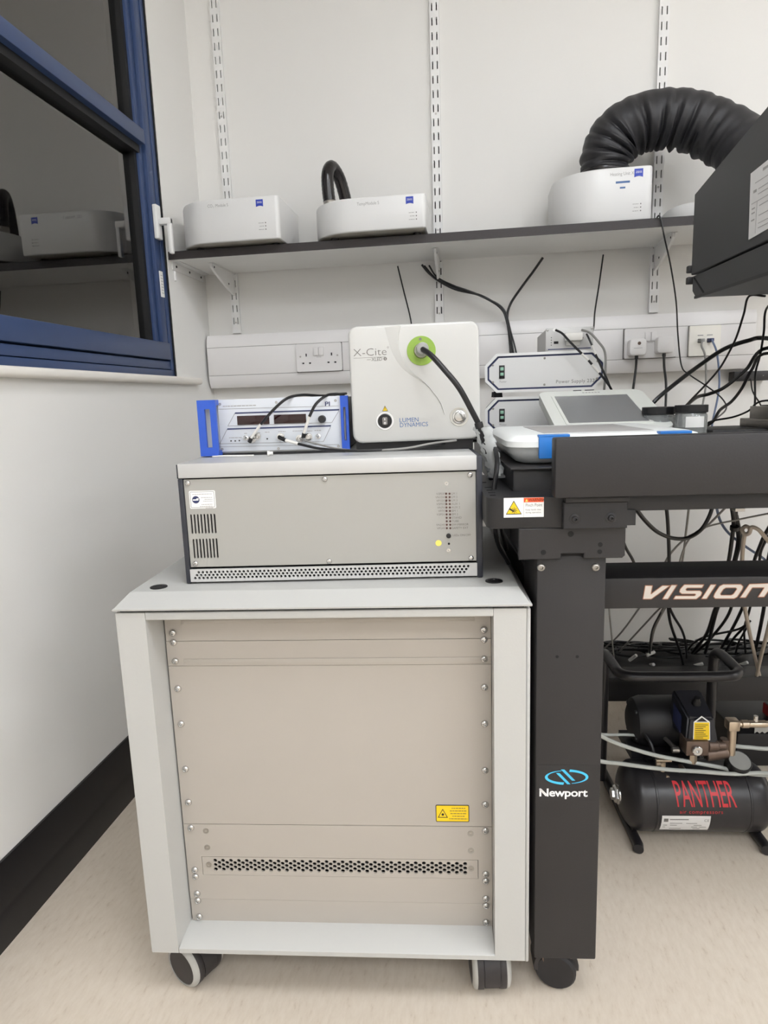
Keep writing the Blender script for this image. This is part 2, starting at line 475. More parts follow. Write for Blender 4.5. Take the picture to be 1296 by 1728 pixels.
for k in range(7): box(bm, xf + 0.0005, xf + 0.0008, 1.809, 1.821, 1.272 + k * 0.008, 1.2735 + k * 0.008)
obj('print_lines', bm, 'ink_light', st, False)

# ceiling lights
for x, y in [(a, b) for b in (0.1, -1.4, -2.9) for a in (0.25, 1.65, 3.05)]:
    fr = Frame((x, y, ZC - 0.03), 0)
    t = thing('ceiling_light', 'square ceiling light panel in the %s, %s' % ({0.1: 'row near the shelf', -1.4: 'middle row', -2.9: 'row farthest from the shelf'}[y], {0.25: 'window side', 1.65: 'mid room', 3.05: 'far from the window'}[x]), 'light', fr, 'ceiling light panels')
    bm = B()
    for a in ((-0.31, 0.31, -0.31, -0.295), (-0.31, 0.31, 0.295, 0.31), (-0.31, -0.295, -0.295, 0.295), (0.295, 0.31, -0.295, 0.295)):
        box(bm, a[0], a[1], a[2], a[3], 0.0, 0.03)
    obj('frame', bm, 'white_steel', t, False)
    bm = B(); box(bm, -0.295, 0.295, -0.295, 0.295, 0.008, 0.03); obj('diffuser', bm, 'light_panel', t, False)

# ================================================================== WALL FURNITURE
def upright(xc, zscrews, label):
    fr = Frame((xc, YB, 1.185), 0); w = 0.0135
    t = thing('shelf_upright', label, 'shelf upright', fr, 'slotted shelf uprights')
    holes = []; z = 0.028
    while z < 1.2:
        for sx in (-0.0068, 0.0068): holes.append([(sx - 0.0017, z), (sx + 0.0017, z), (sx + 0.0017, z + 0.021), (sx - 0.0017, z + 0.021)])
        z += 0.0385
    bm = plate(B(), [(-w, 0), (w, 0), (w, 1.25), (-w, 1.25)], holes, -0.013, -0.0005)
    obj('rail', bm, 'white_steel', t, False)
    bm = B(); box(bm, -w + 0.001, w - 0.001, -0.003, -0.001, 0, 1.25); obj('slot_shade', bm, 'hole_dark', t, False)  # black sheet stands in for the shade inside the slots
    for zs in zscrews: screw(t, 0, -0.013, zs - 1.185, 0.0030, 'steel_dull', 'flat')
upright(-0.7715, (1.218, 1.836, 2.161), 'white slotted shelf upright nearest the window corner')
upright(-0.109, (1.214, 1.46, 1.786), 'white slotted shelf upright rising behind the green-ringed light source')
upright(0.530, (1.216, 1.535, 2.1), 'white slotted shelf upright behind the large black duct')

# shelf
SF, SZ0, SZ1 = 1.859, 1.371, 1.392
t = thing('wall_shelf', 'long white shelf board with dark front edge carrying the white modules', 'shelf', Frame((0, SF, SZ0), 0))
bm = B(); box(bm, XL + 0.001, 1.55, 0.002, YB - SF - 0.016, 0, SZ1 - SZ0); obj('board', bm, 'shelf_white', t, False)
bm = B(); box(bm, XL + 0.001, 1.55, 0, 0.002, -0.0005, SZ1 - SZ0 + 0.0005); obj('edge_band', bm, 'edge_dark', t, False)
bm = B(); box(bm, XL + 0.001, 1.55, 0.0, YB - SF - 0.016, SZ1 - SZ0, SZ1 - SZ0 + 0.0008); obj('top_laminate', bm, 'edge_dark', t, False)
def bracket(xc, label, y0=1.93):
    t = thing('shelf_bracket', label, 'bracket', Frame((xc, YB - 0.0135, SZ0), 0), 'shelf brackets')
    D = YB - 0.0135 - y0
    poly = [(0, 0), (-D, 0), (-D + 0.0, -0.012), (-D + 0.02, -0.022), (-0.05, -0.058), (0, -0.068)]
    bm = prism(B(), poly, -0.0035, 0.0035, 'x', 0.0); obj('arm', bm, 'white_steel', t)
    bm = B(); box(bm, -0.009, 0.009, -D, 0, -0.0015, 0.0); obj('flange', bm, 'white_steel', t)
    for yy, zz in ((-D + 0.016, -0.010), (-0.05, -0.040)):
        bm = cyl(B(), (-0.0045, yy, zz), (0.0045, yy, zz), 0.003, 8); obj('rivet', bm, 'ink_black', t)
bracket(-0.7715, 'white pressed steel shelf bracket on the upright by the window')
bracket(-0.109, 'white pressed steel shelf bracket on the middle upright above the black cables')
bracket(0.530, 'white pressed steel shelf bracket on the upright under the heating unit')
t = thing('wall_cleat', 'white angle cleat carrying the shelf end on the window wall', 'bracket', Frame((XL, 1.99, SZ0), 0))
bm = B(); box(bm, 0.0005, 0.004, -0.115, 0.105, -0.024, 0, 0.001); box(bm, 0.0005, 0.024, -0.115, 0.105, -0.003, 0, 0.001)
obj('angle', bm, 'white_steel', t)
for yy in (-0.09, 0.0, 0.085):
    bm = cyl(B(), (0.004, yy, -0.012), (0.0055, yy, -0.012), 0.0035, 8); obj('fixing', bm, 'ink_black', t)
t = single('cleat_plug', box(B(), XL + 0.0006, XL + 0.006, 1.885, 1.893, 1.318, 1.345, 0.001), 'white_steel', 'small white tab on the wall below the shelf cleat', 'tab')

# dado trunking
TX0, TX1, TF = XL + 0.008, 0.806, 2.068
t = thing('dado_trunking', 'white plastic dado trunking running along the back wall with two grooves', 'trunking', Frame((0, YB, 1.010), 0))
dp = YB - TF
prof = [(0, 0), (-dp + 0.012, 0.0), (-dp + 0.004, 0.012), (-dp, 0.036), (-dp, 0.131), (-dp + 0.004, 0.155), (-dp + 0.012, 0.167), (0, 0.167)]
bm = B(); prism(bm, [(-dp + 0.002, 0.0385), (-0.0005, 0.0385), (-0.0005, 0.1285), (-dp + 0.002, 0.1285)], TX0 + 0.001, TX1 - 0.003, 'x'); obj('backing', bm, 'ink_grey', t, False)
bm = prism(B(), [(-0.0005, 0), (-dp + 0.012, 0.0), (-dp + 0.004, 0.012), (-dp, 0.036), (-dp, 0.0385), (-0.0005, 0.0385)], TX0, TX1, 'x'); obj('lower_moulding', bm, 'pvc', t)
bm = prism(B(), [(-0.0005, 0.1285), (-dp, 0.1285), (-dp, 0.131), (-dp + 0.004, 0.155), (-dp + 0.012, 0.167), (-0.0005, 0.167)], TX0, TX1, 'x'); obj('upper_moulding', bm, 'pvc', t)
for x0, x1 in ((TX0, -0.5635), (-0.4145, 0.4365), (0.5865, 0.619), (0.7075, TX1)):
    bm = B(); box(bm, x0, x1 - 0.0008, -dp - 0.0005, -dp + 0.004, 0.0398, 0.1272, 0.0006); obj('cover', bm, 'pvc', t)
def socket(xc, label, plugged):
    fr = Frame((xc, TF, 1.0935), 0)
    t = thing('wall_socket', label, 'wall socket', fr, 'double wall sockets')
    y = -0.010
    holes = []
    for s in (-1, 1):
        cx = s * 0.041
        if not plugged:
            holes += [[(cx - 0.0022, 0.004), (cx + 0.0022, 0.004), (cx + 0.0022, 0.013), (cx - 0.0022, 0.013)]]
            for q in (-0.011, 0.011): holes.append([(cx + q - 0.0036, -0.019), (cx + q + 0.0036, -0.019), (cx + q + 0.0036, -0.0145), (cx + q - 0.0036, -0.0145)])
    bm = plate(B(), rrect(-0.073, 0.073, -0.043, 0.043, 0.004), holes, y, 0.0); obj('face_plate', bm, 'pvc', t)
    bm = B(); box(bm, -0.07, 0.07, -0.004, -0.001, -0.04, 0.04); obj('back_plate', bm, 'hole_dark', t, False)
    for s in (-1, 1):
        bm = B(); box(bm, s * 0.0085 - 0.0078, s * 0.0085 + 0.0078, y - 0.005, y, 0.005, 0.031, 0.002); obj('rocker_switch', bm, 'pvc', t)
    if not plugged:
        for s in (-1, 1): screw(t, s * 0.060, y, 0.004, 0.0028, 'steel_dull', 'flat')
    dashes('maker_mark', [(-0.007, 0.008, 0.0)], 'ink_light', t, y - 0.0002, 0.0014)
    return t
socket(-0.489, 'white double wall socket left of the green-ringed light source', False)
socket(0.5115, 'white double wall socket holding two white plugs', True)
def plug(px, pyb, tone, label, path):
    p = wp(px, pyb, TF - 0.010 - 0.02)
    fr = Frame((p.x, TF - 0.010, p.z), 0)
    t = thing('mains_plug', label, 'plug', fr)
    bm = prism(B(), rrect(-0.0235, 0.0235, 0, 0.047, 0.009), -0.034, -0.0005, 'y', 0.004); obj('plug_body', bm, 'pvc', t)
    if tone:
        bm = lathe(B(), [(0.0048, 0), (0.0048, 0.0008), (0, 0.0008)], (0.003, -0.034, 0.034), (0, -1, 0), 14); o = obj('fuse_window', bm, 'brass_dark', t)
        bm = B(); box(bm, -0.012, 0.012, -0.0345, -0.034, 0.020, 0.0212); obj('ridge', bm, 'ink_light', t)
    bm = tube(B(), [Vector((0, -0.018, 0.002)), Vector((0, -0.018, -0.01))], 0.0052, smooth=False); obj('strain_relief', bm, 'black', t)
    pts = [Vector((0, -0.018, -0.008))] + [wp(a, b, y) - Vector(fr.o) for a, b, y in path]
    obj('flex', tube(B(), pts, 0.0036), 'cable_black', t)
plug(1074.5, 600, True, 'white mains plug with a small brown oval mark and black flex', [(1073, 622, 2.045), (1069, 652, 2.03), (1064, 690, 1.98), (1058, 735, 1.9), (1052, 765, 1.80), (1046, 776, 1.66)])
plug(1121, 596, False, 'plain white mains plug with a straight black flex', [(1121, 620, 2.04), (1124, 650, 2.03), (1123, 700, 2.0), (1123, 760, 1.92), (1122, 780, 1.80), (1120, 790, 1.66)])
# data outlet
fr = Frame((0.6632, TF, 1.0935), 0)
t = thing('data_outlet', 'cream data outlet plate with two network jacks in the trunking', 'data outlet', fr)
jk = [(-0.013, 0.0), (0.0125, 0.0)]
bm = plate(B(), rrect(-0.043, 0.043, -0.043, 0.043, 0.002), [[(c - 0.0068, -0.006), (c + 0.0068, -0.006), (c + 0.0068, 0.006), (c - 0.0068, 0.006)] for c, _ in jk], -0.010, 0); obj('face_plate', bm, 'pvc_cream', t)
bm = B(); box(bm, -0.04, 0.04, -0.002, -0.001, -0.04, 0.04); obj('back_plate', bm, 'hole_dark', t, False)
for c, _ in jk:
    bm = B(); box(bm, c - 0.0075, c + 0.0075, -0.0112, -0.010, 0.014, 0.0165); obj('label_strip', bm, 'ink_light', t)
for (c, m, lab, path) in ((jk[0][0], 'cable_grey', 'pale grey network cable hanging from the first data jack', [(1184, 584, 2.03), (1190, 602, 2.02), (1191, 650, 2.02), (1184, 692, 2.0), (1176, 735, 1.93), (1170, 772, 1.80), (1166, 788, 1.66)]),
                          (jk[1][0], 'cable_blue', 'blue-grey network cable hanging from the second data jack', [(1203, 577, 2.03), (1210, 597, 2.02), (1214, 640, 2.02), (1211, 672, 2.0), (1202, 715, 1.92), (1196, 770, 1.80), (1190, 788, 1.66)])):
    f2 = Frame((fr.o[0] + c, TF - 0.010, fr.o[2]), 0)
    tt = thing('network_cable', lab, 'cable', f2)
    bm = B(); box(bm, -0.0058, 0.0058, -0.022, 0.004, -0.0045, 0.0045, 0.001); obj('connector', bm, 'plug_grey' if m == 'cable_grey' else 'navy', tt)
    obj('cord', tube(B(), [Vector((0, -0.02, 0))] + [wp(a, b, y) - Vector(f2.o) for a, b, y in path], 0.0028), m, tt)

# ================================================================== MODULES ON THE SHELF
def module(name, label, x0, x1, xs, yf, zb, h, depth, back_left, title, tx, marks=None, under=True):
    """white shell with a straight front that sweeps back at its left end"""
    fr = Frame(((x0 + x1) / 2, yf, zb), 0); cx = fr.o[0]
    t = thing(name, label, 'module', fr)
    def outline(k):
        a, b, s = x0 - cx, x1 - cx, xs - cx
        pts = [(s, k)]
        r = 0.012
        for i in range(5):
            q = math.radians(-90 + 90 * i / 4); pts.append((b - r + (r - k) * math.cos(q), r + (r - k) * math.sin(q)))
        pts += [(b - k, depth), (a + k + 0.0, depth)]
        ex = s - a - k; ey = back_left - k
        for i in range(0, 9):
            q = math.radians(90 * i / 9); pts.append((s - ex * math.cos(q), k + ey * (1 - math.sin(q))))
        return pts
    bm = B(); rings = []
    for k, z in ((0.006, 0.0), (0.002, 0.0015), (0.0, 0.006), (0.0, h - 0.006), (0.0018, h - 0.0018), (0.006, h)):
        rings.append([bm.verts.new((a, b, z)) for a, b in outline(k)])
    n = len(rings[0])
    for A, C in zip(rings, rings[1:]):
        for i in range(n): bm.faces.new((A[i], A[(i + 1) % n], C[(i + 1) % n], C[i]))
    bm.faces.new(rings[-1])
    obj('shell', bm, 'module_white', t)
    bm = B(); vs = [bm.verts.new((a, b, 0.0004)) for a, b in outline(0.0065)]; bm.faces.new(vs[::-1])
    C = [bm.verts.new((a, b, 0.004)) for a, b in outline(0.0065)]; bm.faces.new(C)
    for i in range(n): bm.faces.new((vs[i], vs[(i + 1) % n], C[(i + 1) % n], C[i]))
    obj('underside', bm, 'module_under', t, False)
    # dark rear housing
    bm = B(); box(bm, x0 - cx + 0.01, x1 - cx - 0.01, depth - 0.06, min(depth + 0.02, YB - yf - 0.02), 0.004, h - 0.012, 0.004); obj('rear_housing', bm, 'black', t)
    bz = zb - (SZ1 + 0.0008)
    if bz > 0.001:
        for fx in (x0 - cx + 0.06, x1 - cx - 0.03):
            for fy in (SF - yf + 0.02, depth - 0.03):
                bm = lathe(B(), [(0.011, 0), (0.011, bz - 0.0005), (0.011, bz)], (fx, fy, -bz), (0, 0, 1), 14); obj('foot', bm, 'rubber', t)
    # printed marks
    text('title_print', title, 0.0115, 'ink_light', t, x=tx - cx, z=h - 0.021, y=-0.0004, sx=0.85)
    return t, cx, h
def zeiss_badge(t, x, z, w=0.020, h=0.020):
    pts = [(x, z), (x + w, z), (x + w, z - h * 0.92)]
    for k in range(7):
        q = k / 6; pts.append((x + w - w * q, z - h * 0.92 + math.sin(math.pi * q) * h * 0.12))
    poly = pts[:3] + pts[4:-1] + [(x, z - h * 0.92)]
    bm = prism(B(), poly, -0.0008, -0.0001); o = obj('maker_badge', bm, 'zeiss_blue', t, False); o['label'] = 'small blue maker badge'
    text('badge_lettering', 'ZEISS', w * 0.33, 'ink_white', o, x=x + w / 2, z=z - h * 0.48, y=-0.0011, align='CENTER', sx=0.95)
def leds3(t, x, z, dz=0.0085):
    for k in range(3):
        bm = lathe(B(), [(0.0016, 0), (0.0016, 0.0008), (0, 0.0008)], (x, -0.0001, z - k * dz), (0, -1, 0), 10); obj('status_led', bm, 'ink_grey', t)
        dashes('led_caption', [(x - 0.020 + 0.003 * (k % 2), x - 0.005, z - k * dz - 0.0008)], 'ink_light', t, -0.0002, 0.0015)
t, cx, hh = module('co2_module', 'low white module with rounded left end beside the window handle', -0.838, -0.523, -0.738, 1.818, 1.399, 0.112, 0.20, 0.13, 'CO', -0.724)
text('title_print', '2', 0.006, 'ink_light', t, x=-0.7085 - cx, z=hh - 0.0225, y=-0.0004)
text('title_print', 'Module S', 0.0115, 'ink_light', t, x=-0.7015 - cx, z=hh - 0.021, y=-0.0004, sx=0.85)
zeiss_badge(t, -0.586 - cx, hh - 0.010); leds3(t, -0.562 - cx, 0.042)
t, cx, hh = module('temperature_module', 'low white module with a short black hose rising from its top', -0.444, -0.124, -0.330, 1.818, 1.401, 0.086, 0.20, 0.12, 'TempModule S', -0.308)
zeiss_badge(t, -0.177 - cx, hh - 0.008); leds3(t, -0.150 - cx, 0.038)
fx = Frame((-0.401, 1.915, 1.401 + 0.086), 0)
th_ = thing('air_hose', 'short glossy black hose bent over on top of the temperature module', 'hose', fx)
bm = lathe(B(), [(0.0185, -0.001), (0.0195, 0.004), (0.018, 0.008), (0.0195, 0.012), (0.018, 0.017), (0.019, 0.021), (0.017, 0.024)], (0, 0, 0), (0, 0, 1), 20); obj('hose_clamp', bm, 'steel_dull', th_)
obj('hose_pipe', tube(B(), [(0, 0, 0.01), (-0.004, 0.0, 0.055), (-0.004, 0.006, 0.098), (0.004, 0.03, 0.122), (0.018, 0.062, 0.10), (0.030, 0.085, 0.045), (0.036, 0.095, 0.001)], 0.0175, seg=18, n=10, radii=lambda q: 0.0175 + 0.0004 * math.sin(q * 160)), 'hose_gloss', th_)
t, cx, hh = module('heating_unit', 'tall white heating unit under the large black duct', 0.214, 0.4575, 0.343, 1.871, 1.3935, 0.133, 0.19, 0.11, 'Heating Unit XL S', 0.350)
zeiss_badge(t, 0.4105 - cx, hh - 0.008, 0.0215, 0.022); leds3(t, 0.4285 - cx, 0.040)
bm = B(); box(bm, 0.365 - cx, 0.400 - cx, -0.0006, 0, hh - 0.040, hh - 0.035); box(bm, 0.3755 - cx, 0.389 - cx, -0.0006, 0, hh - 0.053, hh - 0.049); obj('asset_sticker', bm, 'ink_blue', t, False)
# a fourth module mostly behind the incubator
t, cx, hh = module('spare_module', 'white module end mostly hidden behind the black incubator', 0.522, 0.80, 0.60, 1.90, 1.3935, 0.045, 0.17, 0.08, '', 0.62)

# big duct from the heating unit into the incubator
fx = Frame((0.352, 1.965, 1.5265), 0)
t = thing('air_duct', 'large wrinkled black fabric duct arching from the heating unit to the incubator', 'duct', fx)
bm = lathe(B(), [(0.060, 0.0005), (0.060, 0.022), (0.057, 0.026)], (0, 0, 0), (0, 0, 1), 28); obj('collar', bm, 'hose_gloss', t)
bm = lathe(B(), [(0.0615, 0.008), (0.0622, 0.010), (0.0622, 0.016), (0.0615, 0.018)], (0, 0, 0), (0, 0, 1), 28); c = obj('hose_clamp', bm, 'hose_gloss', t)
dpts = [Vector((0.352, 1.965, 1.545)), Vector((0.358, 1.962, 1.59)), Vector((0.392, 1.958, 1.637)), Vector((0.462, 1.952, 1.658)), Vector((0.545, 1.945, 1.650)), Vector((0.620, 1.925, 1.610)), Vector((0.680, 1.87, 1.54)), Vector((0.715, 1.76, 1.42)), Vector((0.722, 1.62, 1.30)), Vector((0.722, 1.513, 1.265))]
bm = B(); P = spline([p - Vector(fx.o) for p in dpts], 22); seg = 40; rings = []; prev = None
for i, p in enumerate(P):
    tn = (P[min(i + 1, len(P) - 1)] - P[max(i - 1, 0)]).normalized()
    if prev is None: _, a, b = _basis(tn)
    else: a = (prev - tn * prev.dot(tn)).normalized(); b = tn.cross(a)
    prev = a; q = i / (len(P) - 1); ring = []
    base = 0.061 + 0.0095 * min(1, q / 0.16)
    for k in range(seg):
        an = 2 * math.pi * k / seg; dr = a * math.cos(an) + b * math.sin(an)
        inner = 0.5 - 0.5 * dr.dot(Vector((-0.2, 0, 1)).normalized())     # creases gather on the inner bend
        cr = math.sin(q * 118 + 1.2 * math.sin(an * 2 + q * 9)) + 0.6 * math.sin(q * 205 + 2 * math.sin(an + q * 23))
        env = min(1.0, max(0.0, 1.25 - abs(q - 0.27) * 2.4))
        rr = base + cr * (0.0008 + 0.0040 * inner * env) - 0.006 * (cr < -0.9) * inner * env
        ring.append(bm.verts.new(p + dr * rr))
    rings.append(ring)
for A, C in zip(rings, rings[1:]):
    for k in range(seg): bm.faces.new((A[k], A[(k + 1) % seg], C[(k + 1) % seg], C[k]))
bm.faces.new(rings[0][::-1]); bm.faces.new(rings[-1])
o = obj('duct_sleeve', bm, 'duct', t)

# ================================================================== CABINET
CAB = L
ZB, ZT, CW, CD = 0.096, 0.6635, 0.597, 0.50
t = thing('equipment_cabinet', 'white wheeled rack cabinet with grey blank panels and a perforated vent strip', 'cabinet', CAB)
cab = t
PY = 0.05
bm = prism(B(), [(0.0, 0.0), (0.0434, 0.0), (0.0480, PY + 0.02), (0.0, PY + 0.02)], ZB, ZT, 'z', 0.0); obj('corner_post', bm, 'cab_paint', t)
bm = prism(B(), [(0.545, 0.0), (0.5905, 0.0), (0.5905, PY + 0.02), (0.5475, PY + 0.02)], ZB, ZT, 'z', 0.0); obj('corner_post', bm, 'cab_paint', t)
bm = B(); box(bm, 0.0436, 0.5448, 0.0, PY + 0.01, 0.6525, ZT, 0.0012); obj('top_rail', bm, 'cab_paint', t)
bm = prism(B(), [(0.0, ZB), (PY + 0.01, ZB), (PY + 0.01, 0.1105), (PY, 0.1105), (0.0015, 0.1045), (0.0, 0.1035)], 0.0445, 0.5455, 'x'); obj('bottom_tray', bm, 'cab_paint', t)
bm = B(); box(bm, 0.5913, CW, 0.004, CD, ZB - 0.006, ZT - 0.001, 0.002); obj('side_panel', bm, 'cab_paint', t)
bm = B(); box(bm, -0.003, -0.0005, 0.004, CD, ZB - 0.003, ZT - 0.001, 0.001); obj('side_panel', bm, 'cab_paint', t)
bm = B(); box(bm, 0.0, 0.5913, CD - 0.004, CD, ZB, ZT); obj('rear_panel', bm, 'cab_paint', t)
bm = B(); box(bm, 0.0, 0.5913, PY + 0.02, CD - 0.004, ZB, ZB + 0.004); obj('base_plate', bm, 'table_dark', t)
bm = B(); box(bm, 0.004, 0.588, 0.006, CD - 0.004, ZT, 0.6685); obj('lid_seam_shade', bm, 'hole_dark', t, False)  # near-black slab painted as the shade in the seam below the lid
# lid : frustum with broad bevels
bm = B(); rings = []
for x0, x1, y0, y1, z in ((-0.0025, 0.5975, -0.004, CD + 0.002, 0.668), (-0.0028, 0.5978, -0.0045, CD + 0.0025, 0.6705), (0.0, 0.595, -0.002, CD, 0.672), (0.011, 0.5835, 0.0285, CD - 0.03, 0.6865), (0.013, 0.5815, 0.0305, CD - 0.032, 0.687)):
    rings.append([bm.verts.new(q) for q in ((x0, y0, z), (x1, y0, z), (x1, y1, z), (x0, y1, z))])
for A, C in zip(rings, rings[1:]):
    for k in range(4): bm.faces.new((A[k], A[(k + 1) % 4], C[(k + 1) % 4], C[k]))
bm.faces.new(rings[0][::-1]); bm.faces.new(rings[-1]); obj('lid', bm, 'cab_paint', t, False)
for x, y in ((0.0455, 0.052), (0.5515, 0.057)):
    bm = lathe(B(), [(0.013, 0), (0.0128, 0.0012), (0.010, 0.002), (0.0055, 0.002), (0.005, 0.001), (0, 0.001)], (x, y, 0.6869), (0, 0, 1), 20); o = obj('lid_bolt', bm, 'black', t)
    bm = B(); box(bm, x - 0.0085, x + 0.0085, y - 0.0011, y + 0.0011, 0.6886, 0.6891); obj('bolt_slot', bm, 'hole_dark', o)
# rack panels
def panel(z0, z1, dy=0.0, notch=None):
    b_ = B()
    if notch: plate(b_, [(0.0492, z0 + 0.0004), (0.5462, z0 + 0.0004), (0.5462, z1 - 0.0004), (0.0492, z1 - 0.0004)], [notch], PY + dy, PY + dy + 0.003)
    else: box(b_, 0.0492, 0.5462, PY + dy, PY + dy + 0.003, z0 + 0.00015, z1 - 0.00015, 0.0003, 1)
    return obj('rack_panel', b_, 'rack_alu', t)
panel(0.6005, 0.652, 0.0012)
bm = B(); box(bm, 0.075, 0.522, PY + 0.0005, PY + 0.004, 0.628, 0.6345, 0.0012); box(bm, 0.075, 0.522, PY + 0.0015, PY + 0.004, 0.6015, 0.606, 0.001); obj('panel_rib', bm, 'rack_alu', t)
panel(0.5605, 0.6005, 0.0)
bm = B(); box(bm, 0.075, 0.5462, PY - 0.0012, PY + 0.001, 0.5608, 0.572, 0.0005); obj('panel_rib', bm, 'rack_alu', t)
panel(0.2895, 0.5603)
nx0, nx1, nz0, nz1 = 0.0743, 0.5243, 0.1965, 0.2305
panel(0.1515, 0.2893, 0.0, [(nx0, nz0), (nx1, nz0), (nx1, nz1), (nx0, nz1)])
panel(0.1085, 0.1513, 0.0006)
holes = []
for r in range(5):
    n_ = 32 if r % 2 == 0 else 31
    for c in range(n_):
        x = 0.0965 + (c + (0.5 if r % 2 else 0)) * 0.01312; z = 0.2228 - r * 0.00395
        if x < 0.505: holes.append(circ(x, z, 0.0034, 8, math.pi / 8))
bm = plate(B(), [(nx0 + 0.0007, nz0 + 0.0002), (nx1 - 0.0009, nz0 + 0.0002), (nx1 - 0.0009, nz1 - 0.0008), (nx0 + 0.0007, nz1 - 0.0008)], holes, PY + 0.0003, PY + 0.003)
o = obj('vent_strip', bm, 'rack_alu', t, False); o['label'] = 'perforated vent strip'
bm = B(); box(bm, 0.0492, 0.5462, PY + 0.012, PY + 0.014, 0.10, 0.652); obj('dark_interior', bm, 'hole_dark', t, False)
for z in (0.6148, 0.5993, 0.5688, 0.5236, 0.4643, 0.3866, 0.3282, 0.2827, 0.2060, 0.1935, 0.1619, 0.1487, 0.1184):
    for x in (0.0615, 0.5358): screw(t, x, PY, z, 0.0056)
for x, z in ((0.0855, 0.2768), (0.0855, 0.2468), (0.0853, 0.2152), (0.5125, 0.2768), (0.5127, 0.2465), (0.5127, 0.2148)): screw(t, x, PY, z, 0.0050, 'steel_dull', 'flat')
# laser label
x0, x1, z0, z1 = 0.4583, 0.5107, 0.2974, 0.3268
bm = prism(B(), rrect(x0, x1, z0, z1, 0.002), PY - 0.0004, PY); lab = obj('laser_label', bm, 'ink_black', t, False); lab['label'] = 'yellow and black laser warning label'
bm = prism(B(), rrect(x0 + 0.0012, x1 - 0.0012, z0 + 0.0012, z1 - 0.0012, 0.001), PY - 0.0006, PY - 0.0003); obj('label_face', bm, 'yellow', lab, False)
bm = plate(B(), [(x0 + 0.003, z0 + 0.0075), (x0 + 0.019, z0 + 0.0075), (x0 + 0.011, z1 - 0.0065)], [[(x0 + 0.0048, z0 + 0.0086), (x0 + 0.0172, z0 + 0.0086), (x0 + 0.011, z1 - 0.0086)]], PY - 0.0008, PY - 0.0005)
lathe(bm, [(0.0021, 0), (0.0021, 0.0003), (0, 0.0003)], (x0 + 0.011, PY - 0.0006, z0 + 0.013), (0, -1, 0), 12); obj('hazard_triangle', bm, 'ink_black', lab, False)
dashes('small_print', [(x0 + 0.022 + a, x1 - 0.003 - b, z1 - 0.006 - 0.0046 * k) for k, (a, b) in enumerate(((0.003, 0.003), (0, 0.001), (0.001, 0.002), (0.004, 0.004), (-0.001, 0)))], 'brass_dark', lab, PY - 0.0006, 0.0011)
# casters
def caster(parent, x, y, rot):
    R = Matrix.Rotation(rot, 4, 'Z'); T = Matrix.Translation((x, y, 0))
    def put(o): o.matrix_local = T @ R
    r = 0.0375; cz = r
    b_ = B()
    prof = []
    n = 18
    A = []; C = []
    for k in range(n + 1):
        q = math.radians(-25 + 230 * k / n); A.append((r * 1.03 * math.cos(q), cz + r * 1.03 * math.sin(q)))
    prism(b_, A, -0.0125, 0.0125, 'x'); cyl(b_, (0, -0.012, cz + 0.02), (0, -0.012, 0.096), 0.009, 12)
    o = obj('caster_hood', b_, 'caster_dark', parent, recalc=True); put(o)
    for s in (-1, 1):
        b_ = lathe(B(), [(r * 0.70, 0.0), (r * 0.97, 0.0), (r, 0.002), (r, 0.013), (r * 0.95, 0.016), (r * 0.80, 0.0185), (r * 0.80, 0.016), (0.0, 0.016)], (s * 0.0128, 0, cz), (s, 0, 0), 28, False)
        w = obj('caster_wheel', b_, 'caster_grey', parent, recalc=True); put(w)
        b_ = lathe(B(), [(r * 0.79, 0.0), (r * 0.78, 0.0012), (r * 0.5, 0.003), (0, 0.0035)], (s * (0.0128 + 0.0162), 0, cz), (s, 0, 0), 24, False)
        hcap = obj('wheel_cap', b_, 'caster_dark', w, recalc=True)
        b_ = lathe(B(), [(r * 1.002, 0.0), (r * 1.012, 0.001), (r * 1.012, 0.009), (r * 1.002, 0.0105)], (s * 0.0128, 0, cz), (s, 0, 0), 28, False)
        obj('tyre', b_, 'caster_dark', w, recalc=True)
caster(t, 0.046, 0.058, math.radians(60)); caster(t, 0.541, 0.058, math.radians(4)); caster(t, 0.07, CD - 0.06, 0.3); caster(t, 0.54, CD - 0.06, -0.4)

# ================================================================== GREY RACK UNIT
t = thing('rack_controller', 'wide grey rack controller with black side rails standing on the white cabinet', 'electronics', G)
GD = 0.40
bm = B(); box(bm, 0.0045, 0.4435, 0.02, GD, 0.004, 0.163); obj('chassis', bm, 'unit_grey', t, False)
bm = B(); box(bm, 0.0005, 0.4445, -0.001, GD, 0.1635, 0.1855, 0.0016); obj('top_cover', bm, 'unit_grey', t)
bm = B(); box(bm, -0.0012, 0.0065, 0.0, GD, 0.0005, 0.1632, 0.0018); box(bm, -0.0012, 0.0003, 0.0, GD, 0.1632, 0.184); obj('side_rail', bm, 'dark_rail', t)
bm = B(); box(bm, 0.4432, 0.4525, -0.0005, GD, 0.0005, 0.1845, 0.002); obj('side_rail', bm, 'dark_rail', t)
bm = B(); box(bm, 0.0065, 0.4432, 0.012, 0.02, 0.002, 0.1635); obj('dark_interior', bm, 'hole_dark', t, False)
for fx_, fy_ in ((0.03, 0.02), (0.42, 0.02), (0.03, GD - 0.03), (0.42, GD - 0.03)):
    bm = cyl(B(), (fx_, fy_, 0), (fx_, fy_, 0.005), 0.008, 12); obj('foot', bm, 'rubber', t)
GP = 0.003
def gq(px, py): v = G.front(px, py, GP); return v.x, v.z
holes = []
for (a, b, c, d) in (((322, 868), (326, 901), (361.5, 867), (365, 899.5)), ((326, 909.5), (329.5, 942.5), (365, 908.5), (368.3, 941.5))):
    A, Bq, C, D = gq(*a), gq(*b), gq(*c), gq(*d)
    for k in range(8):
        q = k / 7; x = A[0] + (C[0] - A[0]) * q; zt = max(A[1], C[1]); zb = min(Bq[1], D[1])
        holes.append(rrect(x - 0.0013, x + 0.0013, zb, zt, 0.0012, 2))
ledp = []
